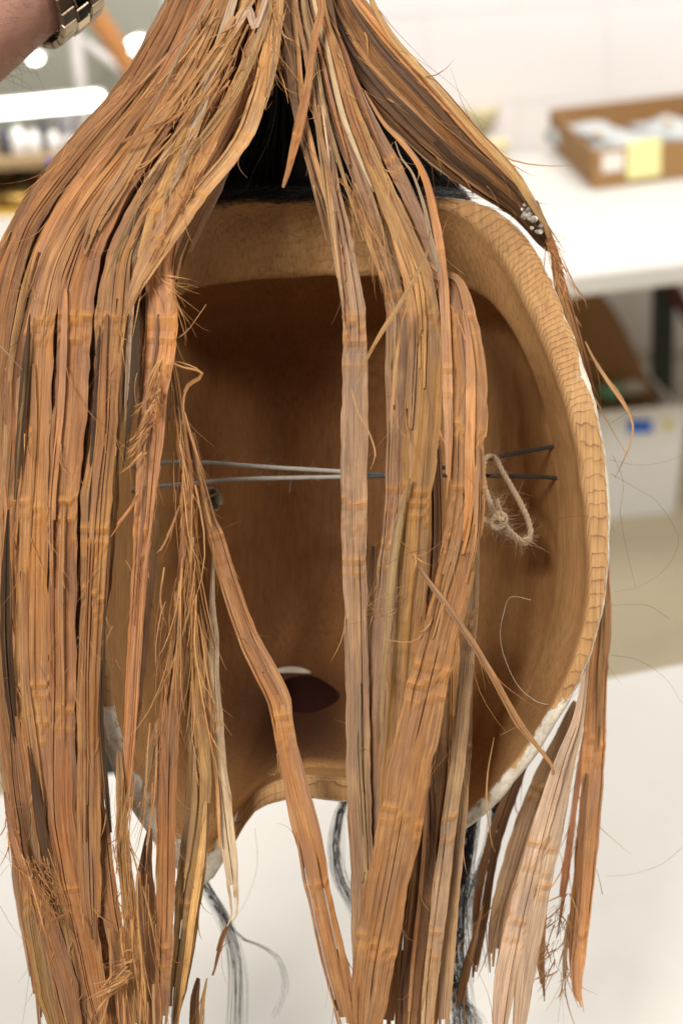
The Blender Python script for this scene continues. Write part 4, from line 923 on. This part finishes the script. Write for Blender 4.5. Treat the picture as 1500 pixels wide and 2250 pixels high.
mm = bpy.data.meshes.new_from_object(o.evaluated_get(dg)); o.modifiers.clear(); o.data = mm; mm.materials.clear(); mm.materials.append(M['skin'])
mm.polygons.foreach_set('use_smooth', [True] * len(mm.polygons))
person = tag(o, 'bare hairy forearm reaching in at upper left to hold up the bark', 'person')
# hairs of the forearm
AH = []
A0, A1 = Vector(loc(*arm_pt(-300))), Vector(loc(*arm_pt(60))); ad = (A1 - A0).normalized()
n0 = Vector((0, -1, 0)); n0 = (n0 - ad * n0.dot(ad)).normalized(); b0 = ad.cross(n0)
for k in range(620):
    s = RG.uniform(-0.05, (A1 - A0).length - 0.004); a = RG.uniform(-1.9, 2.3)
    rr = 0.0298
    nn = (n0 * math.cos(a) + b0 * math.sin(a)); p = A0 + ad * s + nn * (rr + 0.002)
    # settle onto the surface
    hit, hp, hn, _ = o.ray_cast(p + nn * 0.03, -nn)
    if hit: p = hp
    L = RG.uniform(0.006, 0.014); dirv = (ad * RG.uniform(-0.3, 0.9) + nn * RG.uniform(0.15, 0.7) + b0 * RG.normal(0, 0.5)); c = Vector(RG.normal(0, 0.5, 3))
    AH.append(([p + (dirv * q + c * q * q * 0.8) * L for q in (0, 0.25, 0.5, 0.75, 1)], 0.0001, 0.00004))
M['armhair'] = simple('arm_hair', (0.16, 0.085, 0.045), 0.35, 0.6, var=0.3)
tubes('arm_hair', AH, M['armhair'], person)

M['steel'] = simple('brushed_steel', (0.50, 0.43, 0.36), 0.28, 0.5, 1.0, var=0.15, scale=300)
M['steel_p'] = simple('polished_steel', (0.62, 0.55, 0.47), 0.14, 0.5, 1.0, var=0.05, scale=100)
WC = Vector(loc(*arm_pt(128)))
axl = (Vector(loc(*arm_pt(220))) - Vector(loc(*arm_pt(70)))).normalized()
nn0 = Vector((0, -1, 0)); nn0 = (nn0 - axl * nn0.dot(axl)).normalized(); bb0 = axl.cross(nn0)
WR = FR @ Matrix((axl, bb0, nn0)).transposed()
watch = empty('wristwatch', ORG + FR @ WC, WR)
tag(watch, 'steel link bracelet of a wristwatch on the wrist at upper left', 'watch')
NL = 26; ra, rb = 0.0325, 0.0308
def bar(name, x0, x1, pitch, hgt, mat):
    bm = box_bm(x1 - x0, pitch, hgt, ((x0 + x1) / 2, 0, 0), 0.0006, 2); me = bpy.data.meshes.new(name); bm.to_mesh(me); bm.free(); me.materials.append(M[mat]); return me
pit = 2 * math.pi * (ra + rb) / 2 / NL
bm = box_bm(0.0085, pit * 0.94, 0.0034, (-0.0088, 0, 0), 0.0006, 2); box_bm(0.0085, pit * 0.94, 0.0034, (0.0088, 0, 0), 0.0006, 2, bm)
lm = bpy.data.meshes.new('link'); bm.to_mesh(lm); bm.free(); lm.materials.append(M['steel'])
cm = bar('center_link', -0.0042, 0.0042, pit * 0.9, 0.0038, 'steel_p')
for k in range(NL):
    a = 2 * math.pi * k / NL
    l_ = link('link', lm, None, watch); l_.location = (0, math.sin(a) * ra, math.cos(a) * rb); l_.rotation_euler = (-a, 0, 0)
    c_ = link('center_link', cm, None, l_); c_.location = (0, pit * 0.5, -0.0004)
bm = bmesh.new(); bmesh.ops.create_cone(bm, cap_ends=True, segments=40, radius1=0.02, radius2=0.0185, depth=0.009)
cs = bm_obj('case', bm, M['steel'], watch); cs.location = (0, -ra - 0.004, 0); cs.rotation_euler = (R(90), 0, 0)

# ================================================================== background on the far table
F_DIR = edge_dir(on_z(1245, 606, TZ), on_z(1500, 576, TZ)); F_ANG = math.atan2(F_DIR.y, F_DIR.x)
# cardboard tray: front corner at (1300,415), left corner (1200,300)
cF = on_z(1302, 418, TZ); cL = on_z(1207, 318, TZ); cR = on_z(1660, 372, TZ)
ux = (cR - cF); ux.z = 0; ux.normalize(); uy = (cL - cF); uy.z = 0; ly = uy.length; uy.normalize(); lxx = 0.34
tray = empty('cardboard_tray', cF); tag(tray, 'shallow open cardboard tray standing on the far white table', 'tray')
hb = 0.072
def panel(name, a, b2, z0, z1, th, nrm, mat, parent):
    v = []
    for p in (a, b2):
        for z in (z0, z1):
            for s in (0, 1): q = p + nrm * th * s; v.append((q.x, q.y, z))
    f = [(0, 1, 3, 2), (4, 6, 7, 5), (0, 4, 5, 1), (2, 3, 7, 6), (0, 2, 6, 4), (1, 5, 7, 3)]
    o = pyd(name, v, f, mat, parent); b = bmesh.new(); b.from_mesh(o.data); bmesh.ops.recalc_face_normals(b, faces=b.faces[:]); b.to_mesh(o.data); b.free(); return o
Z3 = Vector((0, 0, 0)); EX, EY = ux * lxx, uy * ly
panel('front_panel', Z3, EX, 0.002, hb, 0.005, uy, M['card'], tray)
panel('side_panel', Z3 + uy * 0.005, EY - uy * 0.005, 0.002, hb, 0.005, ux, M['card'], tray)
panel('side_panel', EX + uy * 0.005, EX + EY - uy * 0.005, 0.002, hb, 0.005, -ux, M['card'], tray)
panel('back_panel', EY, EX + EY, 0.002, hb + 0.002, 0.005, -uy, M['card'], tray)
panel('bottom_panel', uy * 0.006 + ux * 0.006, EX + uy * 0.006 - ux * 0.006, 0.003, 0.006, ly - 0.012, uy, M['card_in'], tray)
M['note'] = simple('yellow_note_paper', (0.80, 0.77, 0.36), 0.7, 0.3, var=0.04)
M['label'] = simple('white_label_paper', (0.78, 0.72, 0.66), 0.7, 0.3, var=0.04)
sn = panel('sticky_note', ux * 0.068 - uy * 0.0025, ux * 0.138 - uy * 0.0025, 0.012, 0.082, 0.0012, uy, M['note'], tray); sn['label'] = 'pale yellow square note stuck on the front of the tray'
wl = panel('paper_label', ux * 0.018 - uy * 0.0018, ux * 0.062 - uy * 0.0018, 0.03, 0.064, 0.001, uy, M['label'], tray); wl['label'] = 'white paper label on the tray beside the yellow note'
M['bag'] = simple('clear_plastic_bag', (0.50, 0.53, 0.53), 0.15, 0.6, var=0.12, scale=40)
M['gold'] = simple('gold_metal', (0.80, 0.50, 0.14), 0.22, 0.5, 1.0)
def lump(name, c, r, mat, seed, parent=None, sub=3, amp=0.22, fr=2.0):
    bm = bmesh.new(); bmesh.ops.create_icosphere(bm, subdivisions=sub, radius=1)
    for v in bm.verts:
        k = 1 + amp * float(n2(v.co.x * fr + seed, v.co.y * fr + v.co.z * 1.7, seed)) + amp * 0.5 * float(n2(v.co.z * fr * 2.3, v.co.x * fr * 2.1 + seed, seed + 4))
        v.co = Vector((v.co.x * r[0] * k, v.co.y * r[1] * k, v.co.z * r[2] * k))
    o = bm_obj(name, bm, mat, parent, True); o.location = c; return o
for k, (fx, fy, rx, lab) in enumerate(((0.085, 0.55, 0.07, 'crumpled clear plastic bag at left inside the cardboard tray'), (0.235, 0.5, 0.075, 'crumpled clear plastic bag at right inside the cardboard tray'))):
    c = cF + ux * fx + uy * ly * fy; c.z = TZ + 0.034
    o = lump('plastic_bag', c, (rx, ly * 0.36, 0.030), M['bag'], k * 3 + 2, amp=0.3, fr=2.6); o.rotation_euler = (0, 0, math.atan2(ux.y, ux.x)); tag(o, lab, 'bag', 'plastic bags in the tray')
for k, (px, py, lab) in enumerate(((1312, 296, 'small gold glinting piece on the left bag in the tray'), (1465, 268, 'small gold glinting piece near the back right of the tray'))):
    c = on_z(px, py, TZ + 0.068); o = lump('gold_piece', c, (0.007, 0.007, 0.006), M['gold'], 9 + k, sub=2); tag(o, lab, 'ornament')
# cream bowls behind, beside the tray
M['cream'] = simple('cream_ceramic', (0.70, 0.62, 0.38), 0.6, 0.3, var=0.1)
def bowl(px, py, r, h, lab):
    c = on_z(px, py, TZ); bm = bmesh.new(); prof = [(0.0, 0.001), (0.55, 0.001), (0.75, 0.25), (0.95, 0.7), (1.0, 1.0), (0.95, 1.0), (0.88, 0.7), (0.68, 0.3), (0.0, 0.12)]
    n = 36; rows = []
    for a, z in prof:
        rows.append([bm.verts.new((math.cos(2 * math.pi * i / n) * a * r, math.sin(2 * math.pi * i / n) * a * r, z * h)) for i in range(n)] if a > 0 else [bm.verts.new((0, 0, z * h))])
    for A, B in zip(rows, rows[1:]):
        for i in range(n):
            j = (i + 1) % n
            if len(A) == 1: bm.faces.new((A[0], B[i], B[j]))
            elif len(B) == 1: bm.faces.new((A[i], B[0], A[j]))
            else: bm.faces.new((A[i], B[i], B[j], A[j]))
    o = bm_obj('bowl', bm, M['cream'], None, True); o.location = c; return tag(o, lab, 'bowl')
bowl(1052, 286, 0.046, 0.055, 'blurred pale cream bowl on the far table beside the bark bundle')
bowl(1092, 340, 0.028, 0.03, 'smaller blurred cream bowl nearer the edge of the far table')
# ---- below the far table: white box with blue tape, brown flaps
bx = empty('storage_box'); 
b0_ = on_z(1480, 1128, 0); a0_ = on_z(1230, 1150, 0); bxd = (b0_ - a0_).normalized(); bxn = Vector((-bxd.y, bxd.x, 0))
bx.location = a0_; tag(bx, 'white cardboard box with blue tape on the floor under the far table', 'box')
W_ = (b0_ - a0_).length; HB = 0.245
fr = pyd('front_panel', [(0, 0, 0.001), (bxd.x * W_, bxd.y * W_, 0.001), (bxd.x * (W_ + 0.022), bxd.y * (W_ + 0.022) - 0.012, HB), (-bxd.x * 0.02, -bxd.y * 0.02 - 0.012, HB)], [(0, 1, 2, 3)], M['white_card'], bx)
fr.modifiers.new('s', 'SOLIDIFY').thickness = 0.004
panel('side_panel', bxd * W_ + bxn * 0.006, bxd * W_ + bxn * 0.30, 0.001, HB, 0.004, -bxd, M['white_card'], bx)
panel('side_panel', bxn * 0.006, bxn * 0.30, 0.001, HB, 0.004, bxd, M['white_card'], bx)
panel('back_panel', bxn * 0.305, bxd * W_ + bxn * 0.305, 0.001, HB, 0.004, bxn, M['card_in'], bx)
M['blue'] = simple('blue_tape', (0.02, 0.16, 0.72), 0.6, 0.3, var=0.08)
M['yel'] = simple('yellow_dot_paper', (0.75, 0.70, 0.10), 0.6, 0.3)
def on_front(px, py):     # point on the box's front face
    r = ray(px, py); nrm = Vector((bxn.x, bxn.y, 0)); t = (a0_ - CAM).dot(nrm) / r.dot(nrm); return CAM + r * t - a0_
def patch(name, px0, py0, px1, py1, mat, lab):
    v = [on_front(px0, py0), on_front(px1, py0), on_front(px1, py1), on_front(px0, py1)]; v = [p - bxn * 0.0185 for p in v]
    o = pyd(name, v, [(0, 1, 2, 3)], mat, bx); o.modifiers.new('s', 'SOLIDIFY').thickness = 0.0006; o['label'] = lab; return o
patch('tape', 1374, 918, 1426, 944, M['blue'], 'bright blue tape patch on the white box'); patch('sticker', 1454, 920, 1470, 936, M['yel'], 'small yellow sticker on the white box')
# brown bulging sheet in the box
vv, ff = [], []
for i in range(13):
    for j in range(9):
        u, q = i / 12, j / 8
        p = bxd * (0.02 + (W_ - 0.03) * u) + bxn * (0.28 - 0.2 * q); z = 0.205 + 0.29 * math.cos(u * math.pi / 2 * 0.98) ** 0.6 * (1 - q) ** 0.6
        vv.append((p.x, p.y, z))
for i in range(12):
    for j in range(8): ff.append((i * 9 + j, i * 9 + 9 + j, i * 9 + 10 + j, i * 9 + j + 1))
sh = pyd('cardboard_flap', vv, ff, M['card_in'], None, True); sh.location = bx.location; sh.modifiers.new('s', 'SOLIDIFY').thickness = 0.004
tag(sh, 'curved brown cardboard sheet standing up inside the white box', 'cardboard')
M['green'] = simple('green_packing', (0.16, 0.42, 0.26), 0.5, 0.4, var=0.4, scale=60)
M['pinkgrey'] = simple('grey_wad', (0.55, 0.48, 0.42), 0.6, 0.4, var=0.3, scale=60)
for k, (px, py, mt, lab) in enumerate(((1345, 862, 'green', 'pale green wad in the white box under the far table'), (1388, 852, 'pinkgrey', 'pale grey wad in the white box beside the green one'))):
    r = ray(px, py); nrm = Vector((bxn.x, bxn.y, 0)); c = CAM + r * ((a0_ + bxn * 0.06 - CAM).dot(nrm) / r.dot(nrm)); o = lump('paper_wad', c, (0.028, 0.02, 0.014), M[mt], 20 + k); tag(o, lab, 'wad', 'wads in the white box')
# dark upright and dark red bar under the table at right
bm = bmesh.new(); pt = on_y(1455, 700, 3.55); box_bm(0.045, 0.04, TZ - 0.04, (0, 0, (TZ - 0.04) / 2), 0.003, 1, bm); o = bm_obj('steel_post', bm, M['steel_dark']); o.location = (pt.x, 3.55, 0); tag(o, 'dark green steel upright under the right end of the far table', 'post')
M['darkred'] = simple('dark_red_paint_steel', (0.10, 0.02, 0.018), 0.5, 0.4)
A_, B_ = on_y(1458, 600, 3.5), on_y(1570, 800, 3.5)
tubes('red_brace', [([A_, (A_ + B_) / 2, B_], 0.016, 0.016)], M['darkred'], None, 8, stuff=False); o = bpy.data.objects['red_brace']; tag(o, 'dark red diagonal brace under the right end of the far table', 'brace')

# ================================================================== left background: storage bay
YB = 3.1
M['greywall'] = simple('grey_green_wall', (0.33, 0.33, 0.275), 0.6, 0.4, var=0.18, scale=3)
pw = pyd('partition_wall', [(-3, 3.5, 0), (-0.30, 3.5, 0), (-0.30, 3.5, 2.2), (-3, 3.5, 2.2)], [(0, 1, 2, 3)], M['greywall']); pw['kind'] = 'structure'
def emis(name, col, s):
    t = NT(name); t.base(col, 0.4); t.b.inputs['Emission Color'].default_value = (*col, 1); t.b.inputs['Emission Strength'].default_value = s; return t.m
M['glow'] = emis('lamp_glow', (1, 0.97, 0.9), 7.0)
M['lightgrey'] = simple('light_grey_metal', (0.62, 0.60, 0.58), 0.5, 0.4)
PXM = S / D * 3.2
lt = empty('tube_lamp', on_y(90, 230, YB)); tag(lt, 'long lit fluorescent tube lamp across the blurred upper left background', 'lamp')
def seg(name, p, q, r0, r1, mat, parent=None, sides=16, org=None):
    org = org or Vector((0, 0, 0)); return tubes(name, [([Vector(p) - org, (Vector(p) + Vector(q)) / 2 - org, Vector(q) - org], r0, r1)], mat, parent, sides, stuff=False)
og = Vector(lt.location)
seg('tube', on_y(-160, 255, YB), on_y(185, 222, YB), 17 * PXM, 17 * PXM, M['glow'], lt, org=og)
lp = lump('end_glow', on_y(205, 220, YB) - og, (26 * PXM, 0.02, 18 * PXM), M['glow'], 3, lt, amp=0.02)  # lump added for the glow at the tube's end
h = seg('housing', on_y(-160, 243, YB + 0.07), on_y(230, 206, YB + 0.07), 12 * PXM, 12 * PXM, M['lightgrey'], lt, 8, org=og)
for px, py, rr, lab in ((304, 100, 25, 'round lit lamp beside the left bark edge near the orange pole'), (78, 128, 15, 'lit lamp glinting just below the forearm')):
    b = empty('round_lamp', on_y(px, py, YB)); tag(b, lab, 'lamp', 'round lamps in the left background')
    lump('bulb', (0, 0, 0), (rr * PXM, 0.02, rr * 0.72 * PXM), M['glow'], 4, b, amp=0.02)
    bm = bmesh.new(); bmesh.ops.create_cone(bm, cap_ends=True, segments=20, radius1=rr * 0.7 * PXM, radius2=rr * 0.4 * PXM, depth=0.05, matrix=Matrix.Translation((0, 0.04, 0)) @ Matrix.Rotation(R(90), 4, 'X')); bm_obj('holder', bm, M['lightgrey'], b)
M['orange'] = simple('orange_brown_rope', (0.50, 0.22, 0.07), 0.6, 0.3, var=0.4, scale=25)
A_, B_ = on_y(150, -60, YB - 0.1), on_y(330, 210, YB - 0.1)
pl = []
for k in range(3):
    pl.append(([A_ + (B_ - A_) * q + Vector((math.cos(q * 24 + k * 2.1), 0.6 * math.sin(q * 24 + k * 2.1), math.sin(q * 24 + k * 2.1))) * 0.009 for q in np.linspace(0, 1, 60)], 0.011, 0.011))
o = tubes('twisted_rope', pl, M['orange'], None, 8, stuff=False); tag(o, 'thick orange brown twisted rope slanting behind the forearm', 'rope')
o = seg('pole', on_y(162, 60, YB + 0.2), on_y(190, 330, YB + 0.2), 0.014, 0.014, M['lightgrey']); tag(o, 'pale upright pole behind the lit tube lamp', 'pole')
o = seg('brace_bar', on_y(180, 90, YB + 0.25), on_y(330, 200, YB + 0.25), 0.010, 0.010, M['lightgrey']); tag(o, 'pale slanting bar beside the orange rope', 'bar')
# shelf rack with its goods
zs = on_y(60, 346, YB).z; zl = on_y(30, 468, YB).z
M['tanwood'] = simple('tan_shelf_board', (0.36, 0.25, 0.13), 0.6, 0.3, var=0.2, scale=18)
M['yellowedge'] = simple('yellow_shelf_edge', (0.72, 0.42, 0.05), 0.45, 0.4, var=0.08)
rk = empty('shelf_rack', (-1.3, YB + 0.15, 0)); tag(rk, 'wooden shelf rack with a yellow edged lower shelf at far left', 'shelf')
def board(name, z, th, mat, y0, y1): bm = bmesh.new(); box_bm(1.8, y1 - y0, th, (0.05, (y0 + y1) / 2 - YB - 0.15, z - th / 2), 0.003, 1, bm); return bm_obj(name, bm, mat, rk)
board('shelf', zs, 0.022, M['tanwood'], YB, YB + 0.3); board('shelf', zl + 0.004, 0.03, M['tanwood'], YB + 0.006, YB + 0.3); board('shelf_edge', zl + 0.008, 0.034, M['yellowedge'], YB - 0.012, YB + 0.004)
for xx in (-0.8, 0.93):
    bm = bmesh.new(); box_bm(0.03, 0.03, 1.0, (xx, 0.16, 0.5), 0.002, 1, bm); bm_obj('upright', bm, M['lightgrey'], rk)
bm = bmesh.new(); box_bm(1.8, 0.01, zl - 0.05, (0.05, 0.1, (zl - 0.05) / 2), 0.001, 1, bm); M['navy'] = simple('navy_panel', (0.05, 0.055, 0.10), 0.6, 0.3); bm_obj('lower_panel', bm, M['navy'], rk)
cols = {'white': (0.72, 0.71, 0.70), 'grey': (0.30, 0.29, 0.31), 'dark': (0.06, 0.06, 0.08), 'brown': (0.20, 0.12, 0.05), 'gold': None}
for k, v in cols.items():
    if v: M['g_' + k] = simple('goods_' + k, v, 0.5, 0.4, var=0.15)
M['g_gold'] = M['gold']
def jar(px, hpx, rpx, mat, z, lab, dy=0.05):
    p = on_y(px, 300, YB + dy); h = hpx * PXM; r = rpx * PXM; bm = bmesh.new(); n = 20; rows = []
    for a, zz_ in ((0.9, 0), (1, 0.06), (1, 0.7), (0.82, 0.82), (0.6, 0.86), (0.6, 0.98), (0.5, 1.0)):
        rows.append([bm.verts.new((math.cos(2 * math.pi * i / n) * a * r, math.sin(2 * math.pi * i / n) * a * r, zz_ * h)) for i in range(n)])
    for A, B in zip(rows, rows[1:]):
        for i in range(n): bm.faces.new((A[i], A[(i + 1) % n], B[(i + 1) % n], B[i]))
    bm.faces.new(rows[0][::-1]); bm.faces.new(rows[-1])
    o = bm_obj('jar', bm, M['g_' + mat], None, True); o.location = (p.x, YB + dy, z); return tag(o, lab, 'jar', 'jars on the upper shelf at far left')
jar(8, 62, 13, 'dark', zs, 'dark jar at the left picture edge on the upper shelf'); jar(40, 56, 16, 'white', zs, 'first white jar from the left on the upper shelf'); jar(74, 46, 15, 'white', zs, 'low white jar second from the left on the upper shelf')
jar(97, 70, 9, 'dark', zs, 'slim dark jar between white jars on the upper shelf', 0.08); jar(118, 42, 13, 'white', zs, 'short white jar right of the slim dark jar'); jar(150, 78, 22, 'grey', zs, 'tall grey jar on the upper shelf near the bark', 0.14); jar(152, 34, 15, 'white', zs, 'small white jar in front of the tall grey jar', 0.03)
def basket(px, wpx, hpx, mat, lab, dy, cat='basket', nm='basket'):
    p = on_y(px, 440, YB + dy); o = lump(nm, (p.x, YB + dy, zl + 0.008 + hpx * PXM * 0.5), (wpx * PXM / 2, 0.05, hpx * PXM / 2), M[mat], int(px) + 3, amp=0.08, fr=3); return tag(o, lab, cat)
M['basket'] = simple('brown_basketry', (0.17, 0.10, 0.035), 0.7, 0.3, var=0.5, scale=50)
M['brass'] = simple('dull_brass', (0.55, 0.36, 0.10), 0.35, 0.5, 0.8, var=0.5, scale=60)
basket(20, 80, 100, 'basket', 'dark brown basket on the yellow edged shelf at far left', 0.16); basket(86, 60, 92, 'basket', 'brown basket right of the other on the yellow edged shelf', 0.16); basket(40, 110, 36, 'brass', 'dull brass bowl on the yellow edged shelf before the baskets', 0.04, 'bowl', 'brass_bowl')
o = lump('blue_ball', on_y(112, 356, YB - 0.008), (0.008, 0.006, 0.008), simple('blue_plastic', (0.03, 0.03, 0.45), 0.5), 2, sub=2, amp=0.05); tag(o, 'tiny blue spot on the upper shelf edge beside the bark', 'ball')
